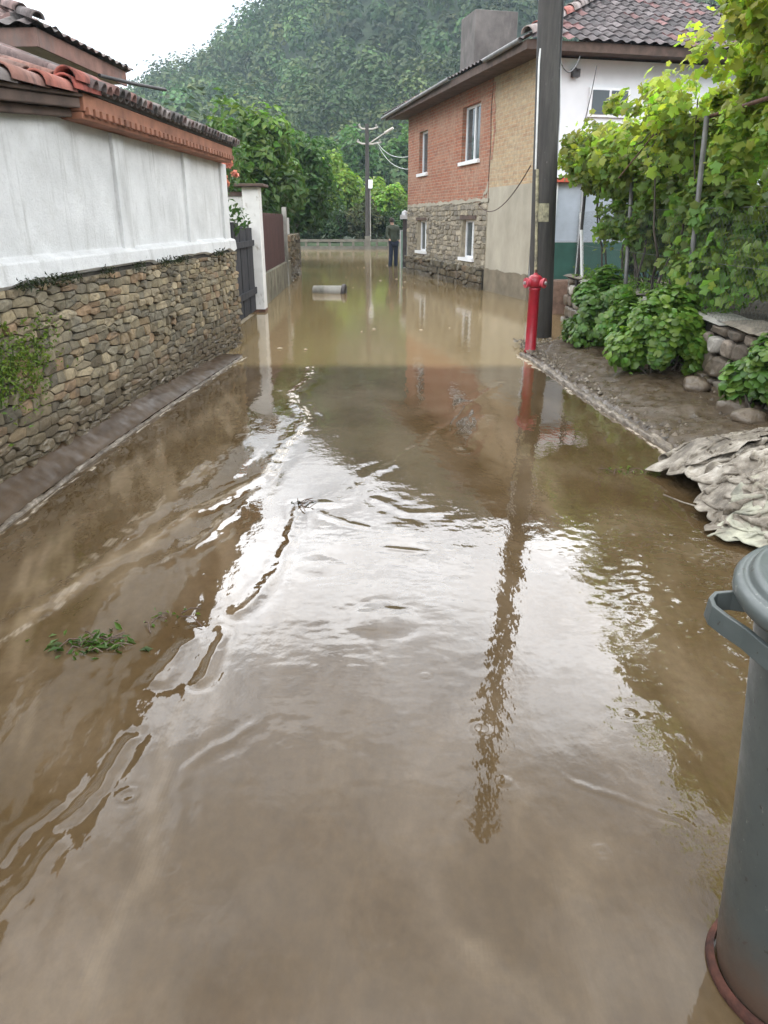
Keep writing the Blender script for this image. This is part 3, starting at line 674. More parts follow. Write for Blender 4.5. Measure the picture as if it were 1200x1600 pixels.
# ------------------------------------------------------------------ roof helper
def tiled_plane(b, O, U, W, um, vm, inside=None, tw=.21, tl=.34, pal=None, amp=.035, seed=0):
    O, U, W = np.array(O, float), np.array(U, float), np.array(W, float); U /= np.linalg.norm(U); W /= np.linalg.norm(W)
    Nn = np.cross(U, W); Nn *= np.sign(Nn[2]) if Nn[2] else 1
    us = np.arange(0, um + 1e-6, tw / 7); vv = []
    for k in range(int(math.ceil(vm / tl))): vv += [k * tl, k * tl + tl * .5, k * tl + tl - .004]
    vv = np.array([q for q in vv if q <= vm + .01]); Ug, Vg = np.meshgrid(us, vv)
    kk = np.floor(Vg / tl + 1e-6); fr = Vg / tl - kk
    jit = .006 * (hsh(np.floor(Ug / tw), kk, 0, seed) - .5)
    h = amp * (.5 + .5 * np.cos(2 * math.pi * Ug / tw)) ** .8 + .03 * (1 - fr) + jit
    Pn = O + Ug[..., None] * U + Vg[..., None] * W + h[..., None] * Nn
    uc = (Ug[:-1, :-1] + Ug[1:, 1:]) / 2; vc = (Vg[:-1, :-1] + Vg[1:, 1:]) / 2
    ti = np.floor(uc / tw); tj = np.floor(vc / tl); hh = hsh(ti, tj, 0, seed + 1)
    pal = np.array(pal); c = pal[(hh * len(pal)).astype(int) % len(pal)] * (.75 + .5 * hsh(ti, tj, 0, seed + 2))[..., None]
    mask = np.ones(uc.shape, bool) if inside is None else inside(uc, vc)
    b.grid(Pn[..., 0], Pn[..., 1], Pn[..., 2], col=c.reshape(-1, 3)[mask.ravel()], smooth=False, mask=mask, flip=np.cross(U, W)[2] < 0)
DPAL = [(.15, .12, .115), (.19, .15, .14), (.11, .095, .09), (.24, .16, .145), (.14, .11, .10)]
# ------------------------------------------------------------------ old house behind the left wall
oh = thing('old_house', 'old house with a dark clay tiled hip roof and ochre wall, behind the left wall', 'house', LO, ph)
b = MB(); b.box(9.3, 10.6, 1.95, 8, -.2, 3.30); b.build('wall', M['ochre'], oh)
b = MB(); b.box(8.77, 11.1, 1.38, 8, 3.305, 3.345); b.build('soffit', M['soffit'], oh)
b = MB(); b.box(8.73, 11.15, 1.35, 1.378, 3.29, 3.46); b.box(8.70, 8.728, 1.35, 8, 3.29, 3.46); b.build('fascia', M['fascia'], oh, bevel=.005)
b = MB()
tiled_plane(b, (8.65, 1.29, 3.44), (1, 0, 0), (0, .9, .42), 2.6, 3.2, lambda u, v: (v * .9 < u + .05) & (v * .9 < 2.6 - u + .1), pal=DPAL, seed=3)
tiled_plane(b, (8.65, 1.29, 3.44), (0, 1, 0), (.9, 0, .42), 7, 1.44, lambda u, v: (v * .9 < u + .05), pal=DPAL, seed=4)
tiled_plane(b, (11.25, 1.29, 3.44), (0, 1, 0), (-.9, 0, .42), 7, 1.44, lambda u, v: (v * .9 < u + .05), pal=DPAL, seed=5)
for k in range(5):
    a_ = k * .3; barrel(b, (8.65 + a_, 1.29 + a_, 3.52 + a_ * .467), (8.65 + a_ + .33, 1.29 + a_ + .33, 3.50 + (a_ + .33) * .467), .07, .06, rt.choice(DPAL))
b.build('roof', M['clay'], oh)
b = MB(); b.tube([(10.2, 1.34, 3.27), (10.9, 1.15, 3.28), (11.5, .95, 3.30)], .022, 8); b.build('roof_bracket', M['darkmetal'], oh)

# ------------------------------------------------------------------ gate, pillar, fence beyond the wall
gw = thing('gate_wall', 'short weathered white wall piece above the dark wooden gate', 'wall', (-2.80, 14.75, 0), 0)
b = MB(); b.box(-.6, .215, .0, .25, -.3, 2.05); b.build('wall', M['pillar'], gw); b = MB(); b.box(-.6, .21, -.04, .29, 2.052, 2.12); b.build('cap', M['oldwood'], gw)
g = thing('wooden_gate', 'dark weathered plank gate standing in the flood beside the white pillar', 'gate', (-2.46, 10.95, 0), R(90))
b = MB()
for k in range(11):
    x = .1 + k * .325; h = 1.66 - (.05 if k % 3 == 1 else 0) - .01 * k; b.box(x, x + .30, -.015 - .01 * (k % 2), .02, .04, h)
b.build('planks', M['planks'], g, bevel=.006)
b = MB(); b.box(.05, 3.6, -.062, -.029, .35, .47); b.box(.05, 3.6, -.062, -.029, 1.2, 1.3); b.build('rail', M['planks'], g, bevel=.006)
b = MB(); b.box(-.06, .04, -.06, .08, -.3, 1.28); b.build('gate_post', M['concrete'], g)
p = thing('gate_pillar', 'tall white painted square pillar with a flat cap beside the wooden gate', 'pillar', (-2.42, 14.75, 0))
b = MB(); b.box(-.16, .14, -.15, .2, -.35, 2.20); b.build('shaft', M['pillar'], p, bevel=.012)
b = MB(); b.box(-.30, .26, -.28, .32, 2.203, 2.25); b.build('cap', M['oldwood'], p, bevel=.01)
b = MB(); b.box(-.165, .145, -.154, .204, -.1, .05); b.build('painted_foot', M['rust'], p)
f = thing('metal_sheet_fence', 'dark brown metal sheet fence standing on a low mossy wall', 'fence', (-2.50, 15.1, 0), R(91.5))
b = MB()
for k in range(46): x = k * .12; b.box(x, x + .07, -.03, .0, .62, 1.78 - (k % 7 == 3) * .03); b.box(x + .07, x + .12, -.012, .0, .62, 1.76)
b.build('sheet_panel', M['sheet'], f)
b = MB(); b.box(-.1, 6.6, -.08, .22, -.35, .60); b.build('low_wall', M['oldwall'], f)
b = MB(); b.box(5.52, 5.66, -.11, -.0, -.3, 1.95); b.build('post', M['concrete'], f)
w2 = thing('ruined_wall', 'ragged end of an old rubble wall with a white plaster patch past the sheet fence', 'wall', (-2.72, 21.8, 0), R(92))
b = MB(); stones(b, 0, 4.2, -.3, 1.25, -1, hr=(.1, .2), wr=(.15, .35), depth=.09, rnd=random.Random(8), gr=.7); b.box(0, 4.2, .0, .4, -.3, 1.22, (.1, .09, .07)); b.build('rubble', M['stone'], w2)
b = MB(); b.box(.1, 1.6, .02, .3, 1.25, 1.7); b.build('plaster_patch', M['render'], w2)

# ------------------------------------------------------------------ far river parapet
pw = thing('river_parapet', 'low pale concrete parapet with short posts closing off the flooded street', 'parapet', (0, 46.6, 0))
b = MB(); b.box(-9, 12, .05, .22, -.3, .17); b.build('plinth', M['parapet'], pw)
b = MB(); b.box(-9, 12, -.02, .2, .42, .56); b.build('rail', M['parapet'], pw)
for k in range(30):
    b = MB(); x = -8.9 + k * .7; b.box(x, x + .14, .02, .16, .16, .43); b.build('baluster', M['parapet'], pw)

# ================================================================== BRICK HOUSE (local x = along the street side, y toward the street)
ha = math.atan2(1, -.24)
bh = thing('brick_house', 'two storey house of bare red and cream brick over rubble stone, standing in the water', 'house', (3.33, 15.9, 0), ha)
def wall_part(name, mat, x0, x1, z0, z1, holes=(), y=0, th=.30):
    b = MB(); xs = sorted({x0, x1, *[h for q in holes for h in q[:2]]}); zs = sorted({z0, z1, *[h for q in holes for h in q[2:4]]})
    for a, c in zip(xs[:-1], xs[1:]):
        for d, e_ in zip(zs[:-1], zs[1:]):
            m = ((a + c) / 2, (d + e_) / 2)
            if any(q[0] < m[0] < q[1] and q[2] < m[1] < q[3] for q in holes): continue
            b.add([(a, y, d), (c, y, d), (c, y, e_), (a, y, e_)], [(0, 3, 2, 1)])
    for q in holes:
        a, c, d, e_ = q[:4]; yb = y - .2
        b.add([(a, y, d), (a, yb, d), (a, yb, e_), (a, y, e_)], [(0, 1, 2, 3)]); b.add([(c, y, d), (c, yb, d), (c, yb, e_), (c, y, e_)], [(0, 3, 2, 1)])
        b.add([(a, y, e_), (a, yb, e_), (c, yb, e_), (c, y, e_)], [(0, 1, 2, 3)]); b.add([(a, y, d), (a, yb, d), (c, yb, d), (c, y, d)], [(0, 3, 2, 1)])
    return b.build(name, mat, bh)
W1 = (4.28, 5.62, 3.02, 4.30); W2 = (8.72, 9.62, 2.95, 4.12); W3 = (4.40, 5.36, .70, 1.64); W4 = (8.66, 9.66, .72, 1.62)
wall_part('brick_wall', M['brick'], 3.5, 10.9, 2.05, 4.66, (W1, W2))
wall_part('cream_brick_wall', M['cream'], .9, 3.5, 2.36, 4.66)
wall_part('cement_wall', M['cement'], .9, 3.5, .5, 2.36)
b = MB(); b.box(.88, 3.52, -.1, .03, -.35, .5); b.build('cement_plinth', M['plinth'], bh, bevel=.01)
wall_part('stone_joint_wall', M['lime_joint'], 3.5, 10.9, .5, 2.05, (W3, W4), y=.001)
HP = [(.32, .275, .20), (.28, .24, .18), (.34, .29, .205), (.25, .22, .17), (.37, .32, .24)]
b = MB(); stones(b, 3.56, 10.88, .5, 2.04, 1, .012, hr=(.10, .17), wr=(.18, .46), depth=.018, holes=[(q[0] - .06, q[1] + .06, q[2] - .08, q[3] + .1) for q in (W3, W4)], pal=HP, gap=.02, rnd=random.Random(21)); b.build('stone_facing', M['stone_house'], bh)
b = MB(); stones(b, 3.56, 10.95, -.25, .52, 1, .06, hr=(.12, .24), wr=(.2, .5), depth=.06, pal=PAL, gr=.62, gap=.015, rnd=random.Random(22)); b.build('stone_plinth', M['stone_house'], bh)
b = MB(); b.box(3.52, 10.9, -.2, .062, -.35, .49); b.build('plinth_core', M['mortar'], bh)
def smear(name, mat, pts, wid, y, seed):
    b = MB(); rn_ = random.Random(seed); P_ = []
    for (xa, za), (xb, zb) in zip(pts[:-1], pts[1:]):
        n = max(3, int(math.hypot(xb - xa, zb - za) / .06))
        for k in range(n): P_.append((xa + (xb - xa) * k / n, za + (zb - za) * k / n))
    hz = abs(pts[-1][0] - pts[0][0]) > abs(pts[-1][1] - pts[0][1]); a, c = [], []
    for i, (x, z) in enumerate(P_):
        u = wid * (.55 + .8 * float(fbm(np.array(i * .35), np.array(seed * 3.3), oct=3))); v = wid * (.55 + .8 * float(fbm(np.array(i * .3), np.array(seed * 7.7), oct=3)))
        a.append((x, y, z + u) if hz else (x + u, y, z)); c.append((x, y, z - v) if hz else (x - v, y, z))
    n = len(P_); v = np.array(a + c); f = [(k, k + 1, n + k + 1, n + k) for k in range(n - 1)]
    v2 = v.copy(); v2[:, 1] -= .012; fb_ = [(k, k + 1, 2 * n + k + 1, 2 * n + k) for k in range(n - 1)]
    b.add(np.concatenate([v, v2]), f + fb_); b.build(name, mat, bh)
smear('lime_smear', M['cement'], [(3.45, 2.10), (10.9, 2.05)], .07, .024, 1)
smear('cement_smear', M['cement'], [(3.52, 2.0), (3.56, 2.4), (3.9, 2.12)], .16, .014, 2)
smear('wall_crack', M['mortar'], [(3.55, 2.5), (3.50, 3.2), (3.58, 4.0), (3.5, 4.62)], .022, .010, 3)
smear('brick_repair', M['brick'], [(3.42, 2.95), (3.34, 3.6), (3.45, 4.62)], .12, .006, 4)
smear('damp_edge', M['plinth'], [(.92, .5), (3.5, .5)], .05, .034, 5)
# far end wall, back, and the white plastered front facing the camera
b = MB(); b.box(10.6, 10.899, -7.2, -.002, -.35, 4.6); b.build('end_wall', M['pinkwall'], bh)
b = MB(); b.box(.901, 1.2, -7.2, -.02, -.35, 4.62); b.build('white_front_wall', M['whitehouse'], bh)
b = MB(); b.box(1.21, 10.59, -7.2, -6.9, -.35, 4.6); b.build('back_wall', M['whitehouse'], bh)
b = MB(); b.box(1.21, 10.59, -5.6, -.4, 2.3, 2.4); b.build('inner_floor', M['oldwood'], bh)
def window(q, mull, y=-.13, leaf=False):
    a, c, d, e_ = q; fr = .055
    w = MB(); w.box(a, c, y - .04, y + .02, d, d + fr); w.box(a, c, y - .04, y + .02, e_ - fr, e_); w.box(a, a + fr, y - .04, y + .02, d + fr, e_ - fr); w.box(c - fr, c, y - .04, y + .02, d + fr, e_ - fr)
    for m in mull: w.box(m - .035, m + .035, y - .04, y + .024, d + fr, e_ - fr)
    o = w.build('window', M['pvc'], bh)
    w = MB(); w.box(a + fr, c - fr, y - .02, y - .01, d + fr, e_ - fr); w.build('pane', M['glass'], o)
    w = MB(); w.box(a + .02, c - .02, y - .10, y - .08, d + .02, e_ - .02); w.build('blind', M['curtain'], o)
    w = MB(); w.box(a - .07, c + .07, y + .0, .07, d - .07, d + .012); w.build('sill', M['pvc'], o)
    return o
window(W1, [4.95]); window(W2, []); window(W3, [4.80]); window(W4, [9.12])
b = MB(); b.box(W3[0] - .12, W3[1] + .12, -.05, .03, W3[3] + .012, W3[3] + .11); b.build('lintel', M['oldwood'], bh)
b = MB(); b.box(W4[0] - .12, W4[1] + .12, -.05, .03, W4[3] + .012, W4[3] + .09); b.build('lintel', M['oldwood'], bh)
# eaves
b = MB(); b.box(.32, 11.5, -7.7, .58, 4.665, 4.70); b.build('soffit', M['oldwood'], bh)
b = MB(); b.box(.28, 11.54, .582, .61, 4.62, 4.78); b.build('fascia', M['oldwood'], bh)
b = MB(); b.box(.28, .316, -7.7, .578, 4.62, 4.78); b.build('front_fascia', M['oldwood'], bh)
b = MB(); b.tube([(4.8, .68, 4.80), (8, .68, 4.76), (11.7, .68, 4.71)], .045, 10); b.tube([(.5, .67, 4.80), (2.4, .67, 4.78)], .05, 10); b.build('gutter', M['gutter'], bh)
RP = [(.13, .11, .11), (.10, .085, .088), (.17, .145, .145), (.12, .095, .095), (.09, .078, .08), (.145, .12, .12), (.12, .10, .10), (.11, .09, .09), (.22, .115, .11)]
b = MB(); hw = 4.2; sl = .50
WV = (math.cos(math.atan(sl)), math.sin(math.atan(sl)))
vm = hw / WV[0]
# front hip face
tiled_plane(b, (.20, .66, 4.76), (0, -1, 0), (WV[0], 0, WV[1]), 2 * hw, vm, lambda u, v: (v * WV[0] < u + .04) & (v * WV[0] < 2 * hw - u + .04), tw=.24, tl=.33, pal=RP, amp=.045, seed=5)
tiled_plane(b, (.20, .66, 4.76), (1, 0, 0), (0, -WV[0], WV[1]), 11.4, vm, lambda u, v: (v * WV[0] < u + .04) & (v * WV[0] < 11.4 - u + .04), tw=.24, tl=.33, pal=RP, amp=.045, seed=6)
tiled_plane(b, (.20, .66 - 2 * hw, 4.76), (1, 0, 0), (0, WV[0], WV[1]), 11.4, vm, lambda u, v: (v * WV[0] < u + .04) & (v * WV[0] < 11.4 - u + .04), tw=.24, tl=.33, pal=RP, amp=.045, seed=7)
rf = b.build('roof', M['clay'], bh)
b = MB()
for k in range(12):
    a_ = k * .31; barrel(b, (.20 + a_, .66 - a_, 4.85 + a_ * sl), (.20 + a_ + .35, .66 - a_ - .35, 4.83 + (a_ + .35) * sl), .12, .10, random.choice([(.42, .15, .12), (.30, .2, .18), (.34, .28, .26)]))
b.build('hip_tiles', M['clay'], rf)
b = MB(); b.box(7.9, 9.1, -2.3, -1.05, 4.9, 7.0); b.build('chimney', M['chimney'], bh, bevel=.02)
b = MB(); b.box(.84, .899, -1.95, -1.05, 3.60, 4.13); uw = b.build('window', M['pvc'], bh); b = MB(); b.box(.82, .838, -1.89, -1.53, 3.65, 4.08); b.box(.82, .838, -1.47, -1.11, 3.65, 4.08); b.build('pane', M['glass'], uw)
b = MB(); b.box(.74, .85, -.75, -.6, 4.28, 4.42); b.tube([(.85, -.68, 4.45), (.7, -.68, 4.38)], .02, 6); b.build('wall_lamp', M['darkmetal'], bh)

# ------------------------------------------------------------------ lean-to shed at the foot of the white front
sh = thing('lean_to_shed', 'small pale blue lean-to shed with red sheet roof and green lower panel', 'shed', (2.98, 14.3, 0), R(6))
b = MB(); b.box(.1, .55, .0, .1, 1.27, 2.26); b.box(.62, 2.6, .0, .1, 1.27, 2.26); b.build('wall', M['bluewall'], sh, bevel=.01)
b = MB(); b.box(.1, 2.6, .0, .08, .62, 1.262); b.build('lower_panel', M['green_panel'], sh)
b = MB(); b.box(.02, 2.7, -.16, 1.1, 2.262, 2.33); b.build('roof', M['red_sheet'], sh)
b = MB(); b.box(.0, 2.7, -.05, .3, -.3, .60); b.build('footing', M['pinkwall'], sh, bevel=.02)
b = MB(); b.box(.06, .10, -.04, .03, .6, 2.26); b.box(.56, .61, -.05, .03, .6, 2.26); b.build('door_frame', M['pvc'], sh)

# ================================================================== RIGHT: low stone wall with cap slabs
rw = thing('low_stone_wall', 'low mud-splashed stone retaining wall with flat slabs on top, right side', 'wall', (3.25, 3.0, 0), R(90))
RPAL = [(.36, .33, .28), (.22, .18, .14), (.16, .125, .09), (.30, .26, .21), (.19, .14, .10), (.42, .39, .34)]
b = MB(); stones(b, -4, 10.6, -.05, .70, 1, hr=(.13, .24), wr=(.18, .42), depth=.09, pal=RPAL, gap=.025, rnd=random.Random(31), jit=1.2, rd=.9)
b.build('stonework', M['stone'], rw)
b = MB(); b.box(-4, 10.6, -.3, .006, -.3, .69); b.build('joint_backing', M['mortar'], rw)
b = MB(); x = -4; rr = random.Random(5)
while x < 10.5:
    L = rr.uniform(.35, .9); c = np.array(rr.choice([(.20, .17, .13), (.28, .25, .20), (.14, .115, .09), (.38, .36, .32)]))
    Mx = Matrix.Translation((x + L / 2, -.12, .745 + rr.uniform(-.02, .03))) @ Matrix.Rotation(rr.uniform(-.06, .06), 4, 'Y') @ Matrix.Rotation(rr.uniform(-.08, .08), 4, 'Z')
    n_ = 9; A, B = np.meshgrid(np.linspace(-1, 1, n_), np.linspace(-1, 1, n_)); m = np.maximum(abs(A), abs(B))
    for sgn in (1, -1):
        k = 1 + .06 * vnoise(A * 2 + x * 7, B * 2, seed=3); Zc = sgn * (.035 * (1 - m ** 8) + .012 * fbm(A * 2 + x * 3, B * 2, seed=4) * (1 - m ** 8))
        Pn = np.array([Mx @ Vector((p, q, r_)) for p, q, r_ in zip((A * k * L / 2 * .97).ravel(), (B * k * rr.uniform(.20, .23)).ravel(), Zc.ravel())])
        b.grid(Pn[:, 0].reshape(n_, n_), Pn[:, 1].reshape(n_, n_), Pn[:, 2].reshape(n_, n_), col=c, flip=sgn < 0)
    x += L
b.build('cap_slabs', M['stone'], rw)
rs = []
for i, (x, y, s_, lab) in enumerate([(3.02, 6.15, .20, 'largest reddish boulder at the foot of the right stone wall, below the nearest leafy bush'), (2.98, 7.0, .15, 'smaller brown boulder at the wall foot between the two nearest bushes'), (2.9, 5.75, .13, 'muddy boulder at the wall foot just behind the pile of sacks')]):
    b = MB(); n_ = 14; A, B = np.meshgrid(np.linspace(0, 2 * math.pi, n_ * 2), np.linspace(0, math.pi, n_))
    q_ = np.stack([np.cos(A) * np.sin(B), np.sin(A) * np.sin(B), np.cos(B)], -1); nz = 1 + .28 * fbm(q_[..., 0] * 1.5 + i * 5, q_[..., 1] * 1.5, q_[..., 2] * 1.5, seed=i) * 1.3
    q_ = q_ * nz[..., None] * s_ * np.array([1, .8, .62]); b.grid(q_[..., 0], q_[..., 1], q_[..., 2], col=(.21, .155, .115), flip=True)
    o = b.build('boulder', M['stone'], None, (x, y, .17), i * 1.3); tag(o, lab, 'boulder')

# ------------------------------------------------------------------ chain link fence on the wall
fe = thing('chain_link_fence', 'rusty chain link fence with leaning grey posts standing on the right stone wall', 'fence', (3.22, 0, 0))
for (y, z0, ly, lx, z1, m) in ((5.6, .7, .05, .02, 2.6, 'gutter'), (8.1, .7, .13, -.03, 2.6, 'gutter'), (10.23, .66, .36, .0, 2.62, 'gutter'), (12.47, .66, .55, .0, 1.75, 'whitepipe'), (12.9, .3, .0, .0, 2.35, 'darkmetal')):
    b = MB(); b.tube([(0, y, z0 - .1), (lx, y + ly, z1)], .026, 10); b.build('post', M[m], fe)
b = MB()
p_ = .075; zt, zb = 1.75, .74
for k in range(-30, 150):
    for sg in (1, -1):
        y0 = 4.2 + k * p_; z0_, z1_ = zb, zt; ya, yb = (y0, y0 + (zt - zb)) if sg > 0 else (y0 + (zt - zb), y0)
        def cl(ya, za, yb, zb_):
            lo, hi = 4.2, 13.2
            if min(ya, yb) > hi or max(ya, yb) < lo: return None
            t0, t1 = 0, 1; d = yb - ya
            ta, tb = (lo - ya) / d, (hi - ya) / d
            t0 = max(0, min(ta, tb)); t1 = min(1, max(ta, tb))
            return (ya + d * t0, za + (zb_ - za) * t0, ya + d * t1, za + (zb_ - za) * t1)
        q_ = cl(ya, z0_, yb, z1_)
        if q_ and abs(q_[0] - q_[2]) > .02: b.tube([(.03 * sg * .1, q_[0], q_[1]), (.003 * sg, q_[2], q_[3])], .0010, 3, cap=False)
for z in (zb, 1.25, zt): b.tube([(0, 4.2, z), (0, 13.2, z + .01)], .003, 4)
b.build('wire_mesh', M['wire'], fe)

# ------------------------------------------------------------------ foliage things
def clump_cloud(rg, centres, radii, n, shell=.75):
    k = len(centres); idx = rg.integers(0, k, n); d = rg.normal(size=(n, 3)); d /= np.linalg.norm(d, axis=1)[:, None]
    rr_ = np.asarray(radii)[idx][:, None] * (shell + (1 - shell) * rg.random((n, 1)) ** .5) * (1 + .25 * rg.normal(size=(n, 1)) * .5)
    return np.asarray(centres)[idx] + d * rr_, d, idx
def lobed(b, C, size, nrm, tips, col, ang=None, rg=None):
    """broad lobed leaves as fans"""
    n = len(C); rg = rg or np.random.default_rng(1)
    nrm = nrm / np.linalg.norm(nrm, axis=1)[:, None]; t = np.cross(nrm, rg.normal(size=(n, 3))); t /= np.linalg.norm(t, axis=1)[:, None]; s_ = np.cross(nrm, t)
    th = np.array([-.25, .35, .75, 1.15, 1.75, 2.35, 3.14 - .5, 3.14 + .5, 3.93, 4.53, 5.13, 5.53, 5.93]) ; rad = tips
    m = len(rad); th = np.linspace(-math.pi * .93, math.pi * .93, m)
    sz = size * rg.uniform(.4, 1.35, n)
    ring = [C + (t * (np.cos(th[k]) * rad[k]) + s_ * (np.sin(th[k]) * rad[k])) * sz[:, None] - nrm * (sz * (.10 + .22 * rad[k] ** 2) * rg.uniform(.6, 1.4))[:, None] for k in range(m)]
    V = np.stack([C] + ring, 1); f = np.array([(0, k + 1, k + 2) for k in range(m - 1)])
    F = (np.arange(n)[:, None, None] * (m + 1) + f[None]).reshape(-1, 3); b.add(V.reshape(-1, 3), F, np.repeat(col, m - 1, axis=0), True)
VINE_T = np.array([.35, .55, .42, .62, .46, .68, .46, .62, .42, .55, .35])
ROUND_T = np.array([.40, .52, .47, .54, .48, .55, .48, .54, .47, .52, .40])
# grapevine: canopy over the fence, rising toward the camera, with runners hanging on the wire
def vine_top(y): return np.interp(y, [4.0, 5.2, 6.4, 7.4, 8.0, 8.6, 9.5, 11, 12.5, 13.2], [4.3, 4.2, 4.05, 3.85, 3.6, 3.15, 2.85, 2.82, 2.85, 2.75])
gv = thing('grapevine', 'bright green grapevine sprawling over the posts and wire fence on the right', 'vine', (3.3, 0, 0))
rg = np.random.default_rng(12); cs = []; cr_ = []
for i in range(250):
    y = rg.uniform(4.0, 13.0); top = float(vine_top(y)); x = rg.uniform(-.42 if y > 7 else -.1, 1.4); z = top - .15 - abs(rg.normal(0, .34)) - (.25 * max(0, x - .9))
    cs.append((x, y, z)); cr_.append(rg.uniform(.10, .42))
for i in range(230):
    y = rg.uniform(4.0, 12.2); x = rg.uniform(-.08, .5); z = rg.uniform(1.0 if y < 9.2 else 1.35, float(vine_top(y)) - .4)
    if y > 9.0 and z < 1.45 and x < .25: continue
    cs.append((x, y, z)); cr_.append(rg.uniform(.07, .30))
for (y, x, z, r_) in ((12.9, -.38, 2.55, .2), (12.6, -.42, 2.75, .18), (11.4, -.35, 2.35, .2), (11.2, -.2, 3.1, .16), (9.6, -.2, 3.0, .14)): cs.append((x, y, z)); cr_.append(r_)
C, D, idx = clump_cloud(rg, cs, cr_, 40000, .15)
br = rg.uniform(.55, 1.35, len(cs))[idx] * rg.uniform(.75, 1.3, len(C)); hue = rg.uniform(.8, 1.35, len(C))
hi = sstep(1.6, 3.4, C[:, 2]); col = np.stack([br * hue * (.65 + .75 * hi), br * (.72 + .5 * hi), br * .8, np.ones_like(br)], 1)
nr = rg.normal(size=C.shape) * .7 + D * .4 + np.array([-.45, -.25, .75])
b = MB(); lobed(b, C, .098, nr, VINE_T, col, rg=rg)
# young shoots sticking out of the top
tipC = []
for i in range(70):
    y = rg.uniform(4.5, 13); p0 = np.array([rg.uniform(-.3, .8), y, float(vine_top(y)) - .1]); d = np.array([rg.normal(-.1, .5), rg.normal(0, .4), rg.uniform(.2, 1)]); d /= np.linalg.norm(d)
    L = rg.uniform(.15, .5)
    for k in range(5): tipC.append(p0 + d * L * k / 4 + rg.normal(0, .025, 3))
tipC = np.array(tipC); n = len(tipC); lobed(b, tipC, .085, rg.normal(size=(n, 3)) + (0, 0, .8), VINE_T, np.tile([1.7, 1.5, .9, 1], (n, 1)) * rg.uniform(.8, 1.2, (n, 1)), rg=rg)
b.build('leaves', M['vine'], gv)
b = MB()
for i in range(13):
    y = rg.uniform(4.5, 12.8); p = np.array([rg.uniform(.0, .3), y, .72]); pts = [p.copy()]; tz = float(vine_top(y)) - .25
    for k in range(7): p = p + np.array([rg.normal(0, .06), rg.normal(0, .14), (tz - .72) / 7]); pts.append(p.copy())
    b.tube(pts, list(np.linspace(.018, .006, 8)), 5)
for i in range(26):
    y = rg.uniform(4.5, 12.5); p = np.array([rg.uniform(-.2, 1.1), y, float(vine_top(y)) - .3]); pts = [p.copy()]
    for k in range(6): p = p + np.array([rg.normal(0, .12), rg.normal(0, .25), rg.normal(0, .07)]); pts.append(p.copy())
    b.tube(pts, list(np.linspace(.012, .004, 7)), 4)
b.build('stems', M['bark'], gv)
ar = thing('vine_trellis', 'old rusty trellis bars carrying the grapevine above the fence', 'trellis', (3.3, 0, 0))
b = MB(); b.box(-.30, 1.6, 9.0, 9.05, 2.62, 2.665); b.box(-.30, 1.6, 9.0, 9.006, 2.58, 2.62); b.tube([(-.28, 9.05, 2.6), (-.55, 9.5, 2.1)], .008, 5); b.build('cross_bar', M['rust'], ar)
b = MB(); b.tube([(.0, 5, 2.62), (.0, 12.9, 2.62)], .02, 8); b.build('long_bar', M['rust'], ar)
b = MB(); b.tube([(1.5, 5, 2.62), (1.5, 12.9, 2.62)], .02, 8); b.build('long_bar', M['rust'], ar)
for y in (5.2, 9.0, 12.4):
    b = MB(); b.tube([(1.5, y, .5), (1.5, y, 2.64)], .03, 8); b.build('upright', M['rust'], ar)

def shrub(name, lab, cat, loc, rx, ry, rz, n, size, seed, mat='bush', tint=(1, 1, 1), shape=ROUND_T, k=26, group=None, lean=0):
    """rounded shrub of broad leaves with its own stems"""
    rg = np.random.default_rng(seed); t = thing(name, lab, cat, loc, 0, group)
    d = rg.normal(size=(k, 3)); d /= np.linalg.norm(d, axis=1)[:, None]; d[:, 2] = np.abs(d[:, 2]) * 1.15 - .25
    cs = d * rg.uniform(.45, .82, (k, 1)) * (rx, ry, rz) + (0, 0, rz * .55)
    C, D, idx = clump_cloud(rg, cs, rg.uniform(.14, .42, k) * min(rx, rz), n, .6)
    C[:, 2] = np.maximum(C[:, 2], .01)
    br = rg.uniform(.7, 1.25, k)[idx] * rg.uniform(.75, 1.3, n); col = np.stack([br * tint[0] * rg.uniform(.8, 1.3, n), br * tint[1], br * tint[2], np.ones(n)], 1)
    out = C - np.array([0, 0, rz * .35]); out /= np.linalg.norm(out, axis=1)[:, None] + 1e-6
    nr = out * .9 + D * .4 + rg.normal(size=C.shape) * .35 + (0, 0, .45)
    b = MB(); lobed(b, C, size, nr, shape, col, rg=rg); b.build('leaves', M[mat], t)
    b = MB()
    for i in range(16):
        c = cs[rg.integers(0, k)]; p0 = np.array([rg.normal(0, rx * .18), rg.normal(0, ry * .18), -.05]); m = (p0 + c) / 2 + rg.normal(0, .05, 3); b.tube([p0, m, c], [.014, .010, .004], 5)
    b.build('stems', M['bark'], t)
    return t
GB = 'leafy bushes along the right stone wall'
shrub('leafy_bush', 'largest rounded leafy bush, right beside the concrete pole', 'bush', (2.88, 9.85, -.02), .55, 1.15, .80, 6000, .080, 41, group=GB, tint=(.95, .95, .9))
shrub('leafy_bush', 'bush in the middle of the row, second from the concrete pole', 'bush', (2.98, 8.75, .06), .42, .6, .66, 2600, .080, 42, group=GB, tint=(1.05, 1.05, .9))
shrub('leafy_bush', 'bright green bush drooping over the muddy bank, third from the concrete pole', 'bush', (2.90, 7.85, -.02), .50, .66, .76, 4200, .080, 43, group=GB, tint=(1.2, 1.12, .9))
shrub('leafy_bush', 'nearest leafy bush, behind the pile of sacks at the right edge', 'bush', (3.16, 5.98, .04), .36, .50, .56, 2400, .080, 44, group=GB, tint=(1.05, 1.0, .9))
GS = 'shrubs in the garden behind the wire fence'
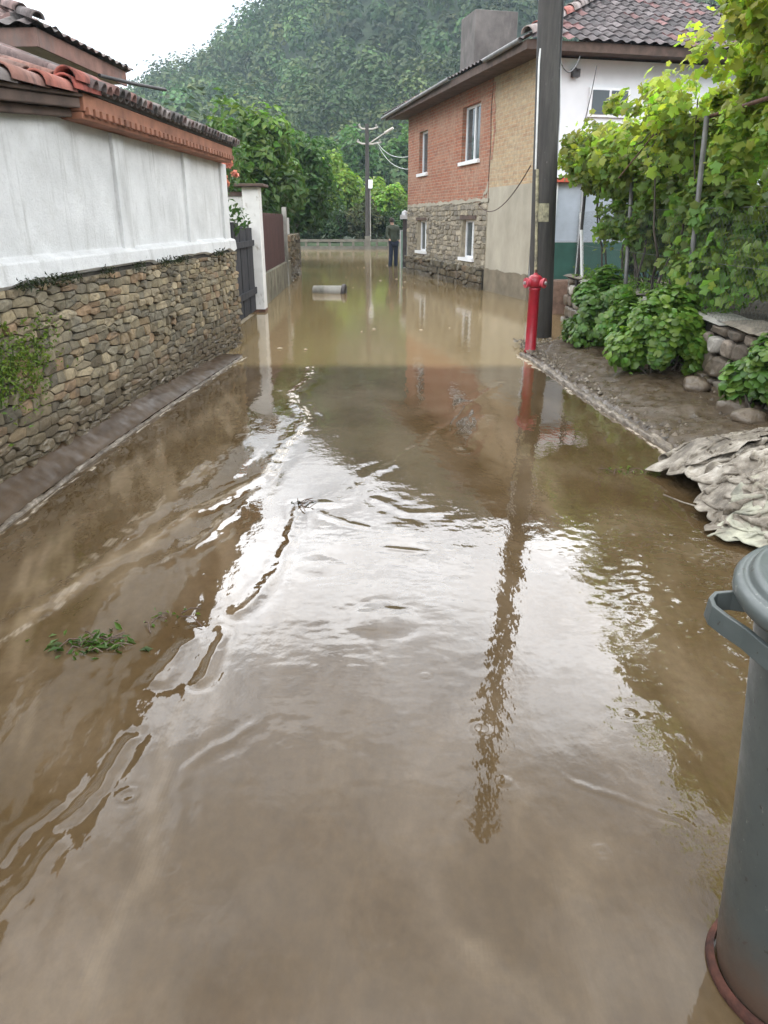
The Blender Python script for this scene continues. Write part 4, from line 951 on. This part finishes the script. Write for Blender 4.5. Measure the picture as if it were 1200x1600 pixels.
for i, (x, y, rx, rz, lab, tn) in enumerate([(4.5, 6.0, .8, 1.5, 'tall green garden shrub nearest the camera behind the wire fence', (1.1, 1.0, .8)), (4.6, 8.2, .9, 1.4, 'tall garden shrub behind the bright drooping bush and the wire fence', (.85, .85, .8)),
      (4.7, 10.4, .9, 1.25, 'dark garden shrub behind the middle of the wire fence', (.7, .75, .75)), (4.3, 12.4, .6, .85, 'small dark garden shrub at the far end of the fence, beside the green panel', (.65, .7, .7))]):
    shrub('garden_shrub', lab, 'shrub', (x, y, .6), rx, rx * 1.5, rz, 3600, .10, 50 + i, 'vine', tn, k=40, group=GS)
# low weeds on top of the wall
b = MB(); rg = np.random.default_rng(9); n = 2600; y = rg.uniform(5, 13, n); y = y[vnoise(y * 1.6, y * 0, seed=4) > 0]; n = len(y)
C = np.stack([rg.normal(3.42, .13, n), y, .76 + np.abs(rg.normal(0, .07, n))], 1); leaves(b, C, .07, tint=(1.3, 1.25, .8), var=.4, seed=7); tag(b.build('wall_top_weeds', M['bush']), kind='stuff')

# ------------------------------------------------------------------ utility pole
up = thing('utility_pole', 'thick dark concrete utility pole beside the red hydrant', 'pole', (2.36, 11.42, 0))
LX = -.043
def pp(z, dx=0, dy=0): return (LX * z + dx, dy, z)
b = MB(); b.tube([pp(-.2), pp(2), pp(5), pp(9.9)], [.182, .172, .158, .13], 28); b.build('shaft', M['pole'], up)
for z in (1.42, 3.62):
    b = MB(); r_ = .180 - .005 * z; b.tube([pp(z), pp(z + .028)], r_, 28); b.build('clamp_band', M['metal'], up)
b = MB(); b.tube([pp(2.3, -.15, -.09), pp(3.6, -.145, -.09), pp(3.75, -.13, -.09)], .014, 8); b.build('conduit', M['whitepipe'], up)
b = MB(); b.tube([pp(.55, -.11, -.14), pp(1.2, -.115, -.14), pp(2.3, -.13, -.12)], .022, 8); b.build('lower_conduit', simple('worn_yellow_conduit', (.30, .27, .17), .7, var=.5, scale=18, dirt=(.08, .07, .06)), up)
b = MB(); rgp = random.Random(3)
for k in range(4): b.tube([pp(z, .135 - k * .012 + .012 * math.sin(z * 1.7 + k), -.10 + k * .05) for z in np.linspace(2.0, 9.5, 22)], .011, 6)
b.build('cable_bundle', M['black'], up)
b = MB(); b.tube([pp(2.4, .15, -.07), pp(3.0, .165, -.06), pp(3.7, .14, -.07), pp(5, .12, -.07), pp(7, .11, -.06)], .009, 6); b.build('grey_cable', M['metal'], up)
b = MB()
A = np.linspace(-2.35, -1.35, 9)
for a0, a1 in zip(A[:-1], A[1:]):
    b.add([pp(z, math.cos(a) * .179, math.sin(a) * .179) for a, z in ((a0, 1.62), (a1, 1.62), (a1, 1.86), (a0, 1.86))], [(0, 1, 2, 3)])
b.build('number_plate', simple('faded_plate', (.27, .25, .16), .7, var=.5, scale=14, dirt=(.07, .065, .05)), up)
b = MB(); b.box(-.75, -.05, -.05, .05, 9.4, 9.5); b.build('cross_arm', M['metal'], up); 
# ------------------------------------------------------------------ hydrant
hy = thing('fire_hydrant', 'slim red standpipe fire hydrant on the muddy kerb in front of the pole', 'hydrant', (1.93, 9.86, 0.02))
b = MB(); b.lathe([(0, .0), (.080, .0), (.080, .03), (.070, .04), (.068, .78), (.078, .79), (.078, .82), (.0, .82)], 28); b.build('barrel', M['red'], hy)
b = MB(); b.lathe([(0, .822), (.078, .822), (.092, .85), (.096, .90), (.086, .945), (.055, .972), (.025, .98), (.025, 1.0), (0, 1.0)], 28); b.build('head', M['red'], hy)
for ang_ in (R(198), R(-38)):
    d = Vector((math.cos(ang_), math.sin(ang_), 0)); c0 = Vector((0, 0, .88))
    b = MB(); b.tube([c0 + d * .05, c0 + d * .115], .048, 16); b.tube([c0 + d * .115, c0 + d * .14], .062, 16); o = b.build('outlet', M['redpink'], hy)
    b = MB(); b.tube([c0 + d * .14, c0 + d * .16], .022, 6, smooth=False); b.build('cap_nut', M['metal'], o)
b = MB(); b.tube([(0, 0, 1.0), (0, 0, 1.04)], .016, 5, smooth=False); b.build('spindle', M['rust'], hy)

# ------------------------------------------------------------------ heap of muddy sacks (small cloth solver)
def crumple(nu, nv, su, sv, comp, floor, seed, iters=420, drop=.05, lift=.18, center=(0, 0), rot=0., bend=.35):
    rg = np.random.default_rng(seed); du, dv = su / (nu - 1), sv / (nv - 1)
    U, V = np.meshgrid(np.linspace(-su / 2, su / 2, nu), np.linspace(-sv / 2, sv / 2, nv), indexing='ij')
    P = np.stack([U * comp, V * comp, 0 * U], -1); n1 = fbm(U * 4.5 + seed, V * 1.8 + U * 1.2, oct=3, seed=seed); n2_ = fbm(U * 9 + seed, V * 9, oct=2, seed=seed + 3)
    P[..., 0] += .35 * (1 - comp) * n1 * .5; P[..., 1] += .35 * (1 - comp) * fbm(U * 4, V * 4 + 9, oct=3, seed=seed + 1) * .5
    c_, s_ = math.cos(rot), math.sin(rot); x = P[..., 0] * c_ - P[..., 1] * s_ + center[0]; y = P[..., 0] * s_ + P[..., 1] * c_ + center[1]
    P = np.stack([x, y, floor(x, y) + drop + lift * np.abs(n1) + .05 * n2_], -1); Q = P.copy()
    pairs = [(slice(0, -1), slice(None), slice(1, None), slice(None), du, 1.), (slice(None), slice(0, -1), slice(None), slice(1, None), dv, 1.),
             (slice(0, -1), slice(0, -1), slice(1, None), slice(1, None), math.hypot(du, dv), .6), (slice(1, None), slice(0, -1), slice(0, -1), slice(1, None), math.hypot(du, dv), .6),
             (slice(0, -3), slice(None), slice(3, None), slice(None), 3 * du, bend), (slice(None), slice(0, -3), slice(None), slice(3, None), 3 * dv, bend)]
    for it in range(iters):
        v = (P - Q) * .90; Q = P.copy(); P = P + v; P[..., 2] -= .0010
        for _ in range(2):
            for (a, a2, c, c2, L, k) in pairs:
                d = P[c, c2] - P[a, a2]; l = np.linalg.norm(d, axis=-1, keepdims=True) + 1e-9
                lim = l if L < 2 * du + 1e-9 else l
                corr = d * (.5 * k * .5 * (l - L) / l)
                if L > 2.5 * min(du, dv): corr = np.where(l < L, corr, 0)
                P[a, a2] += corr; P[c, c2] -= corr
        fl = floor(P[..., 0], P[..., 1]); under = P[..., 2] < fl
        P[..., 2] = np.where(under, fl, P[..., 2]); P[under, 0] = Q[under, 0] * .7 + P[under, 0] * .3; P[under, 1] = Q[under, 1] * .7 + P[under, 1] * .3
    return P
def heap(x, y):
    h = .39 * np.exp(-(((x - 2.68) / .66) ** 2 + ((y - 4.30) / .85) ** 2) ** 1.3) - .012
    h += .07 * np.exp(-(((x - 2.15) / .2) ** 2 + ((y - 4.9) / .25) ** 2)) + .10 * np.abs(fbm(x * 3.2, y * 3.2, oct=2, seed=77)) * np.exp(-(((x - 2.6) / .75) ** 2 + ((y - 4.35) / 1.0) ** 2))
    return np.maximum(h, -.03)
def sheet(name, lab, P, mat, thick=.004, cat='sack', group='muddy sacks heaped at the kerb'):
    c = P.reshape(-1, 3).mean(0); c[2] = max(0, P[..., 2].min()); Pn = P - c
    b = MB(); b.grid(Pn[..., 0], Pn[..., 1], Pn[..., 2]); o = b.build(name, M[mat], None, tuple(c)); tag(o, lab, cat, group)
    m = o.modifiers.new('s', 'SUBSURF'); m.levels = 1; m.render_levels = 1
    m = o.modifiers.new('t', 'SOLIDIFY'); m.thickness = thick; return o
P0 = crumple(110, 124, 2.1, 2.75, .58, heap, 3, center=(2.64, 4.30), iters=330, bend=.3, lift=.26)
sheet('plastic_sheet', 'big crumpled muddy beige sheet spread over the heap of sacks', P0, 'sack', cat='sheet', group=None)
def heap2(x, y): h = heap(x, y); return h + .05 * sstep(.06, .2, h)
for i, (cx, cy, ro, su, sv, mt, lab) in enumerate([
    (2.25, 4.80, .5, .9, 1.1, 'sack', 'muddy sack at the far left tip of the heap, by the end of the kerb'),
    (2.62, 5.0, 1.1, .9, 1.1, 'sack', 'crumpled pale sack along the back of the heap, near the wall foot'),
    (2.12, 4.05, -.3, .9, 1.1, 'sack', 'muddy sack sagging into the water at the front left of the heap'),
    (2.25, 3.72, .9, 1.0, 1.3, 'sack2', 'greenish pale sack at the near side of the heap, behind the bin lid'),
    (2.85, 4.65, .2, 1.0, 1.2, 'sack2', 'clean pale sack high on the right of the heap')]):
    P1 = crumple(56, 68, su * .85, sv * .85, .56, heap2, 20 + i, center=(cx, cy), rot=ro, iters=240, lift=.26, bend=.3)
    sheet('sack', lab, P1, mt)
b = MB(); b.tube([(1.78, 4.42, .02), (1.82, 4.2, .05), (1.92, 4.05, .06), (2.05, 3.98, .04)], .005, 6); o = b.build('plastic_strip', M['sack']); tag(o, 'thin pale curved strip sticking out of the sacks into the water', 'strip')

# ------------------------------------------------------------------ bin
bn = thing('dustbin', 'tall grey metal dustbin with lid and side handle in the bottom right corner', 'bin', (.958, 1.206, 0), 0)
b = MB(); b.lathe([(.168, .012), (.172, .03), (.178, .09), (.188, .3), (.212, .62), (.235, .90), (.241, .975), (.230, .975), (.2, .6), (.165, .05)], 72); b.build('body', M['bin'], bn)
b = MB(); b.lathe([(.165, -.01), (.187, -.008), (.193, .004), (.189, .018), (.176, .022)], 72); b.build('foot_rim', simple('rusty_rim', (.060, .020, .012), .9, var=.6, scale=30, bump=.5), bn)
b = MB(); b.lathe([(.244, .965), (.262, .958), (.278, .962), (.287, .974), (.287, .990), (.280, 1.0), (.270, 1.002), (.264, 1.000), (.2605, 1.004), (.2585, 1.012), (.252, 1.020), (.244, 1.021), (.236, 1.018), (.228, 1.016), (.17, 1.030), (.09, 1.042), (0, 1.046)], 72); ld = b.build('lid', M['bin'], bn)
b = MB(); b.tube([(-.04, .10, 1.03), (-.05, .095, 1.075), (-.03, .07, 1.10), (.03, .03, 1.105), (.08, -.01, 1.09), (.085, -.02, 1.03)], [.012, .014, .016, .016, .014, .012], 10); b.build('lid_handle', M['bin'], ld)
def band(b, pts, h, t=.004, tilt=0):
    """flat strap through plan points"""
    V = []; n = len(pts)
    for i in range(n):
        p = Vector(pts[i]); d = (Vector(pts[min(i + 1, n - 1)]) - Vector(pts[max(0, i - 1)])).normalized(); o = Vector((d.y, -d.x, 0)).normalized()
        V += [p - o * t + Vector((0, 0, -h / 2)), p + o * t + Vector((0, 0, -h / 2)) + o * tilt, p + o * t + Vector((0, 0, h / 2)), p - o * t + Vector((0, 0, h / 2))]
    f = []
    for i in range(n - 1):
        for k in range(4): f.append((i * 4 + k, i * 4 + (k + 1) % 4, i * 4 + 4 + (k + 1) % 4, i * 4 + 4 + k))
    f += [(0, 3, 2, 1), (n * 4 - 4, n * 4 - 3, n * 4 - 2, n * 4 - 1)]
    b.add(np.array(V), f)
b = MB()
pts = [(-.225, .085, .945), (-.262, .108, .94), (-.292, .112, .935), (-.307, .098, .93), (-.309, .075, .925), (-.296, .045, .92), (-.275, .005, .915), (-.262, -.04, .91), (-.246, -.09, .905), (-.222, -.14, .90), (-.19, -.185, .895), (-.15, -.215, .89)]
bh_ = MB(); band(bh_, pts, .042, .005, .004); bh_.build('side_handle', M['bin'], bn, bevel=.002)

# ------------------------------------------------------------------ floating bucket, debris
fb = thing('floating_bucket', 'pale grey bin floating on its side in the flood near the far end', 'bucket', (-1.30, 18.55, .03), R(-8))
b = MB(); Mx = Matrix.Rotation(R(-86), 4, 'Y')
prof = [(0, -.42), (.105, -.42), (.112, -.40), (.168, .32), (.185, .33), (.185, .37), (.165, .37), (.15, .30), (.10, -.38)]
def rotlathe(b, prof, Mx, n=28, col=None):
    t = MB(); t.lathe(prof, n); v = np.array([Mx @ Vector(p) for p in t.V[0]]); b.add(v, t.L[0].reshape(-1, 4), col, True)
rotlathe(b, prof, Matrix.Rotation(R(94), 4, 'Y')); b.build('shell', M['concrete'], fb)
b = MB(); rotlathe(b, [(.186, .29), (.20, .30), (.20, .375), (.186, .38), (.14, .34), (.0, .25)], Matrix.Rotation(R(94), 4, 'Y')); b.build('rim', M['darkmetal'], fb)
rg = np.random.default_rng(5)
def debris(name, lab, cx, cy, n, sx_, sy_, size, tint, seed):
    t = thing(name, lab, 'weeds', (cx, cy, .004)); r = np.random.default_rng(seed); C = np.stack([r.normal(0, sx_, n), r.normal(0, sy_, n), np.abs(r.normal(.008, .012, n))], 1)
    b = MB(); leaves(b, C, size, up=1.2, tint=tint, var=.5, asp=.4, seed=seed); b.build('leaves', M['bush'], t)
    for k in range(max(5, n // 9)):
        a = r.uniform(0, 6.3); x, y = r.normal(0, sx_ * .8), r.normal(0, sy_ * .8); L = r.uniform(.05, .14); b = MB(); b.tube([(x, y, .006), (x + math.cos(a) * L * .5, y + math.sin(a) * L * .3, .022), (x + math.cos(a) * L, y + math.sin(a) * L, .004)], .0028, 5); b.build('twig', M['oldwood'], t)
debris('floating_weeds', 'tangle of green leaves and twigs stranded in the muddy water, lower left', -1.20, 2.66, 95, .11, .045, .048, (.55, .50, .5), 1)
debris('floating_twigs', 'few bleached twigs drifting just beyond the leaf tangle', -.98, 2.88, 16, .08, .04, .03, (.7, .6, .4), 2)
debris('driftwood', 'small dark lump of debris breaking the bright reflection', -.515, 4.28, 14, .022, .012, .03, (.12, .10, .08), 3)
debris('kerb_debris', 'bits of leaves and litter washed up beside the end of the right kerb, next to the sacks', 1.72, 4.95, 26, .08, .05, .03, (.9, .75, .5), 4)
for o in (bpy.data.objects['driftwood'],): o['category'] = 'debris'
b = MB(); r = np.random.default_rng(8)
for i in range(17):
    x, y = (r.normal(-.6, 1.0), r.uniform(12, 34)) if i > 5 else (r.normal(-.2, .5), r.normal(11.5, 1)); s_ = r.uniform(.02, .05)
    A = np.linspace(0, 6.28, 9)[:-1]; b.add([(x + math.cos(a) * s_ * r.uniform(.6, 1.2), y + math.sin(a) * s_ * 1.3 * r.uniform(.6, 1.2), .008) for a in A] + [(x, y, .022)], [(k, (k + 1) % 8, 8) for k in range(8)], (.9, .85, .75))
tag(b.build('floating_foam', simple('foam', (.40, .35, .27), .9, tint=True, bump=0)), kind='stuff')
# small raised pats of foam in the bright water
# ------------------------------------------------------------------ rose bush over the gate wall
rb = thing('rose_bush', 'rose bush with coral pink blooms above the gate wall', 'rose', (-2.95, 12.4, 0))
r = np.random.default_rng(6); cs = r.normal(size=(12, 3)) * (.28, .5, .22) + (.25, -.4, 2.22); C, D, idx = clump_cloud(r, cs, [.22] * 12, 1300, .5)
b = MB(); leaves(b, C, .09, tint=(.9, .95, .9), seed=8); b.build('leaves', M['tree'], rb)
b = MB()
for i in range(6): b.tube([(r.normal(0, .1), r.normal(0, .2), .1), tuple(cs[i] * (.7, .7, .6)), tuple(cs[i])], [.02, .014, .006], 5)
b.build('stems', M['bark'], rb)
for (x, y, z) in ((.60, -.9, 2.30), (.68, -.75, 2.38), (.66, -.8, 2.22), (.78, -.6, 2.27), (.56, -.95, 2.42), (.74, -.7, 2.40), (.70, -.85, 2.14)):
    b = MB(); n = 42; d = r.normal(size=(n, 3)); d /= np.linalg.norm(d, axis=1)[:, None]; leaves(b, np.array([x, y, z]) + d * .045 * r.uniform(.4, 1.1, (n, 1)), .065, tint=(1, 1, 1), asp=.9, seed=int(z * 100), radial=d); b.build('bloom', M['petal'], rb)

# ================================================================== trees
def tree(name, lab, x, y, top, rad, zb=.3, n=2600, size=.28, tint=(1, 1, 1), seed=0, k=34, flat=.85, group=None, low=.25):
    rg = np.random.default_rng(seed); t = thing(name, lab, 'tree', (x, y, zb), rg.uniform(0, 6), group); H = top - zb
    ch = H * (1 - low); cz = H * low + ch / 2; d = rg.normal(size=(k, 3)); d /= np.linalg.norm(d, axis=1)[:, None]
    cs = d * rg.uniform(.45, .86, (k, 1)) * (rad, rad, ch / 2) + (0, 0, cz); cr = rg.uniform(.20, .36, k) * rad * 1.15
    C, D, idx = clump_cloud(rg, cs, cr, n, .65); C[:, 2] = np.maximum(C[:, 2], .05)
    br = rg.uniform(.65, 1.35, k)[idx] * rg.uniform(.8, 1.25, n); hg = .8 + .45 * np.clip(C[:, 2] / H, 0, 1)  # leaves brighten toward the crown top: shading put into the leaf colour
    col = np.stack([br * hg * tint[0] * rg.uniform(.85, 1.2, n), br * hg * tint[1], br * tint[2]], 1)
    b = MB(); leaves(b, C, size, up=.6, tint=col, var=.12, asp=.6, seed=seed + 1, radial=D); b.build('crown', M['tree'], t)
    b = MB(); b.tube([(0, 0, -.3), (rg.normal(0, .1), rg.normal(0, .1), H * .35), (0, 0, H * .75)], [.09 * rad ** .7, .07 * rad ** .7, .02], 8)
    for i in range(7):
        c = cs[rg.integers(0, k)]; b.tube([(0, 0, H * rg.uniform(.2, .5)), tuple(c * (.5, .5, .85)), tuple(c)], [.04 * rad ** .7, .025, .01], 5)
    b.build('trunk', M['bark'], t); return t
GT = 'trees between the street and the hill'
TR = [
 ('walnut_tree', 'large walnut tree with bushy mid green crown behind the sheet metal fence', -4.3, 26, 5.25, 1.75, 4200, .26, (1.25, 1.25, 1.0), 'T'),
 ('fruit_tree', 'dark green tree leaning out right of the walnut, above the street bend', -3.3, 30, 4.85, 1.6, 3600, .26, (.75, .85, .85), 'T'),
 ('fruit_tree', 'small tree showing just over the tiled coping of the left wall', -5.0, 22.5, 4.25, 1.5, 3000, .24, (1.0, 1.0, .9), 'T'),
 ('fruit_tree', 'low dark tree filling the space beneath the walnut, beside the ruined wall', -3.9, 33, 3.6, 1.5, 2600, .26, (.55, .65, .7), 'T'),
 ('young_tree', 'pale yellow green rounded tree just beyond the parapet, left of the far pole', -3.6, 54, 5.6, 2.5, 3800, .36, (2.3, 2.0, 1.1), 'T'),
 ('young_tree', 'light green tree directly behind the far pole', -.7, 60, 4.5, 2.1, 3000, .38, (2.0, 1.75, 1.1), 'T'),
 ('young_tree', 'fresh green round tree beyond the parapet, between the far pole and the brick house', 1.0, 56, 3.9, 1.7, 2800, .34, (2.1, 2.0, 1.1), 'T'),
 ('poplar_tree', 'tall bluish green tree in the valley above the pale rounded tree', -6.6, 80, 10.2, 3.0, 3400, .6, (1.15, 1.3, 1.2), 'T'),
 ('poplar_tree', 'tall misty tree in the valley left above the far pole', -2.6, 92, 11.2, 3.3, 3600, .65, (.9, 1.05, 1.1), 'T'),
 ('poplar_tree', 'highest misty tree in the valley, close to the eave of the brick house', 3.4, 100, 14.0, 4.3, 4200, .75, (1.05, 1.15, 1.1), 'T'),
 ('poplar_tree', 'broad misty tree in the valley to the left of the walnut crown', -12, 78, 9.5, 4.2, 3400, .7, (.8, .95, 1.0), 'T'),
 ('dark_tree', 'dark bushy tree behind the parapet at its left end', -6.3, 52, 4.6, 2.4, 3400, .38, (.55, .65, .7), 'T'),
]
for i, (nm, lab, x, y, top, rad, n, sz, tn, _) in enumerate(TR): tree(nm, lab, x, y, top, rad, .25, n, sz, tn, 100 + i, group=GT, low=.12 if y > 40 else .22)
GH = 'dark shrubs lining the river behind the parapet'
for i, (x, lab) in enumerate([(-4.8, 'dark riverside shrub behind the left part of the parapet'), (-2.9, 'dark riverside shrub behind the middle of the parapet, left of the far pole'), (-1.2, 'dark purplish riverside shrub just behind the far pole'), (.7, 'dark riverside shrub behind the parapet next to the brick house')]):
    tree('riverside_shrub', lab, x, 49.5 + .4 * (i % 2), 2.3 + .3 * (i % 3), 1.25, .1, 1900, .24, (.55 + .2 * (i == 2), .6 - .12 * (i == 2), .7), 140 + i, group=GH, low=.02)
    bpy.data.objects
# wooded hillside: one mass of crowns
rg = np.random.default_rng(77); pts = []
g = 6.3; yy = np.arange(66, 385, g)
for y in yy:
    hw_ = .60 * y + 14; xx = np.arange(-hw_, hw_, g) + rg.uniform(-2, 2); pts.append(np.stack([xx + rg.uniform(-2, 2, len(xx)), y + rg.uniform(-2, 2, len(xx))], 1))
pts = np.concatenate(pts); keep = ~((np.abs(pts[:, 0] + 3) < 11) & (pts[:, 1] < 90)); pts = pts[keep]
r0 = rg.uniform(3.0, 5.6, len(pts)) * (.8 + .35 * vnoise(pts[:, 0] / 18, pts[:, 1] / 18, seed=8)); zt = np.where(pts[:, 1] < 88, .4, hill_z(pts[:, 0], pts[:, 1]))
nq = np.where(pts[:, 1] < 150, 260, np.where(pts[:, 1] < 260, 150, 100))
ti = np.repeat(np.arange(len(pts)), nq); n = len(ti); print('forest trees', len(pts), 'faces', n)
d = rg.normal(size=(n, 3)); d[:, 2] = np.abs(d[:, 2]) * 1.1 - .35; d /= np.linalg.norm(d, axis=1)[:, None]
R_ = r0[ti]; ele = 1 + .30 * vnoise(d[:, 0] * 2.1 + ti * 3.1, d[:, 1] * 2.1 + d[:, 2] * 2.3, seed=9)
C = np.stack([pts[ti, 0], pts[ti, 1], zt[ti] + R_ * 1.15], 1) + d * (R_ * ele * rg.uniform(.8, 1.05, n))[:, None] * (1, 1, 1.2)
tb = np.exp(rg.normal(0, .34, len(pts))) * (1 + .35 * vnoise(pts[:, 0] / 30, pts[:, 1] / 30, seed=13)); th_ = rg.uniform(.8, 1.25, len(pts))
col = np.stack([tb[ti] * th_[ti], tb[ti] * 1.0, tb[ti] * .95], 1); b = MB()
leaves(b, C, np.where(pts[ti, 1] < 150, .8, 1.15), up=.5, tint=col, var=.22, asp=.8, seed=14, radial=d, rnd=.28)
tag(b.build('hillside_wood', M['forest']), kind='stuff')

# ------------------------------------------------------------------ far pole, person, post by the house
fp = thing('lamp_post_pole', 'distant dark utility pole with pale cross arms in front of the parapet', 'pole', (-.95, 46.1, 0))
b = MB(); b.tube([(0, 0, -.3), (0, 0, 3.5), (0, 0, 6.6)], [.15, .13, .10], 12); b.build('shaft', M['pole'], fp)
b = MB(); b.tube([(.16, -.08, .5), (.16, -.08, 3.3)], .028, 8); b.build('conduit', M['concrete'], fp)
b = MB(); b.box(.06, .30, -.22, -.02, 3.3, 3.75); b.build('meter_box', M['pvc'], fp)
b = MB(); b.box(-.16, .16, -.16, .16, -.3, .75); b.build('base', M['parapet'], fp)
for z, w_ in ((5.6, .8), (6.35, .62)):
    b = MB(); b.tube([(-w_ * .7, 0, z + .12), (-.3, 0, z), (.3, 0, z - .02), (w_, 0, z + .08)], .045, 8); b.build('cross_arm', M['concrete_light'], fp)
b = MB(); b.tube([(.1, 0, 5.6), (1.1, -.5, 6.15)], .035, 8); b.tube([(1.0, -.45, 6.1), (1.45, -.66, 6.32)], .07, 8); b.build('street_lamp_arm', M['concrete_light'], fp)
for x, z in ((-.5, 5.75), (.7, 5.75), (-.42, 6.52), (.52, 6.5)):
    b = MB(); b.lathe([(0, z - .06), (.05, z - .05), (.06, z), (.03, z + .08), (0, z + .09)], 8, (x, 0)); b.build('insulator', M['concrete'], fp)

ps = thing('person', 'person in dark trousers and olive jacket standing in the flood beside the house corner', 'person', (.36, 29.6, 0), R(20))
def skin_body(name, V, E, RAD, mat, parent, sub=2):
    me = bpy.data.meshes.new(name); me.from_pydata(V, E, []); me.update(); o = bpy.data.objects.new(name, me); COL.objects.link(o)
    m = o.modifiers.new('skin', 'SKIN'); m.use_smooth_shade = True
    for i, r_ in enumerate(RAD):
        s_ = me.skin_vertices[0].data[i]; s_.radius = r_ if hasattr(r_, '__len__') else (r_, r_); s_.use_root = i == 0
    q = o.modifiers.new('sub', 'SUBSURF'); q.levels = sub; q.render_levels = sub; me.materials.append(mat); o.parent = parent; return o
skinm = simple('skin', (.42, .25, .18), .6, var=.1, bump=0)
V = [(0, 0, .82), (0, .01, 1.0), (-.01, .02, 1.22), (-.03, .03, 1.38), (-.05, .04, 1.47), (-.06, .05, 1.60),
     (.09, 0, .80), (.11, .03, .42), (.11, .05, -.05), (.12, -.08, -.10), (-.09, 0, .80), (-.11, -.02, .42), (-.12, .04, -.05), (-.12, -.09, -.10),
     (.17, .02, 1.36), (.23, .0, 1.10), (.18, -.16, .92), (.16, -.23, .88), (-.22, .02, 1.36), (-.28, -.03, 1.10), (-.24, -.20, .95), (-.23, -.27, .92)]
E_ = [(0, 1), (1, 2), (2, 3), (3, 4), (4, 5), (0, 6), (6, 7), (7, 8), (8, 9), (0, 10), (10, 11), (11, 12), (12, 13), (3, 14), (14, 15), (15, 16), (16, 17), (3, 18), (18, 19), (19, 20), (20, 21)]
RD = [(.13, .10), (.12, .09), (.15, .10), (.12, .09), .052, (.085, .10), .085, .055, .042, .04, .085, .055, .042, .04, .055, .042, .034, .04, .055, .042, .034, .04]
skin_body('body', V, E_, RD, skinm, ps)
I = [0, 6, 7, 8, 10, 11, 12]; V2 = [V[i] for i in I]; skin_body('trousers', V2, [(0, 1), (1, 2), (2, 3), (0, 4), (4, 5), (5, 6)], [(.15, .12), .11, .085, .08, .11, .085, .08], simple('navy_cloth', (.018, .024, .045), .9, var=.3), ps)
I = [1, 2, 3, 14, 15, 16, 18, 19, 20]; V2 = [V[i] for i in I]; V2[0] = (0, 0, .80); V2.append((-.045, .035, 1.50)); skin_body('jacket', V2, [(0, 1), (1, 2), (2, 3), (3, 4), (4, 5), (2, 6), (6, 7), (7, 8), (2, 9)], [(.18, .15), (.18, .14), (.165, .125), .08, .062, .052, .08, .062, .052, .07], simple('olive_cloth', (.05, .06, .04), .9, var=.3), ps)
b = MB(); A, B = np.meshgrid(np.linspace(0, 6.283, 20), np.linspace(0, 1.9, 9)); b.grid(-.06 + .098 * np.cos(A) * np.sin(B), .06 + .112 * np.sin(A) * np.sin(B), 1.60 + .125 * np.cos(B), flip=True); b.build('hair', simple('dark_hair', (.03, .022, .016), .8, bump=0), ps)
gp = thing('gate_post', 'dark metal post with a grey cap standing in the water at the far house corner', 'post', (.72, 27.4, 0))
b = MB(); b.box(-.07, .07, -.07, .07, -.3, 1.66); b.build('shaft', M['darkmetal'], gp, bevel=.01); b = MB(); b.box(-.17, .17, -.17, .17, 1.662, 1.80); b.lathe([(.12, 1.80), (.1, 1.9), (0, 1.95)], 12); b.build('cap', M['metal'], gp)
gs = thing('sheet_gate', 'pale green sheet metal gate leaf between the person and the dark post', 'gate', (.60, 28.4, 0), R(75))
b = MB(); b.box(0, .9, -.01, .01, .0, 1.25); b.build('panel', M['pale_green'], gs)
b = MB(); b.box(-.04, 0, -.02, .02, -.2, 1.3); b.box(.9, .94, -.02, .02, -.2, 1.3); b.box(0, .9, -.018, .018, 1.252, 1.29); b.build('frame', M['metal'], gs)

# ------------------------------------------------------------------ overhead cables
def cable(p0, p1, sag, r_, lab, mat='black'):
    p0, p1 = Vector(p0), Vector(p1); pts = []
    for t in np.linspace(0, 1, 17): p = p0.lerp(p1, t); p.z -= sag * 4 * t * (1 - t); pts.append(p - p0)
    b = MB(); b.tube(pts, r_, 5); o = b.build('cable', M[mat], None, p0); tag(o, lab, 'cable')
cable((2.30, 11.42, 3.75), (3.62, 15.8, 4.45), .25, .010, 'black cable drooping from the pole to the corner of the white house front')
cable((2.34, 11.42, 2.3), (3.95, 15.8, 4.3), .75, .009, 'slack black cable hanging low in front of the white house front', )
cable((2.05, 11.40, 2.35), (2.35, 20.2, 2.05), .38, .009, 'thin grey cable sagging along the cement wall from the pole toward the house', 'oldwood')
cable((-.40, 46.1, 5.7), (.90, 27.0, 3.6), .3, .012, 'upper pale wire from the far pole to the brick house', 'metal')
cable((-.25, 46.1, 5.4), (.92, 27.0, 3.2), .3, .012, 'lower pale wire from the far pole to the brick house', 'metal')
cable((-1.4, 46.1, 5.72), (-9, 52, 5.0), .5, .015, 'wire running left from the far pole into the trees')

# ------------------------------------------------------------------ haze over the valley
hb = MB(); hb.box(-440, 440, -175, 655, -2.5, 190)
hm = bpy.data.materials.new('valley_haze'); hm.use_nodes = True; t = hm.node_tree; t.nodes.remove(t.nodes['Principled BSDF'])
v = t.nodes.new('ShaderNodeVolumePrincipled'); v.inputs['Color'].default_value = (.55, .70, .80, 1); v.inputs['Density'].default_value = .00062; v.inputs['Anisotropy'].default_value = .2
t.links.new(v.outputs[0], t.nodes['Material Output'].inputs['Volume'])
tag(hb.build('haze', hm), kind='stuff')
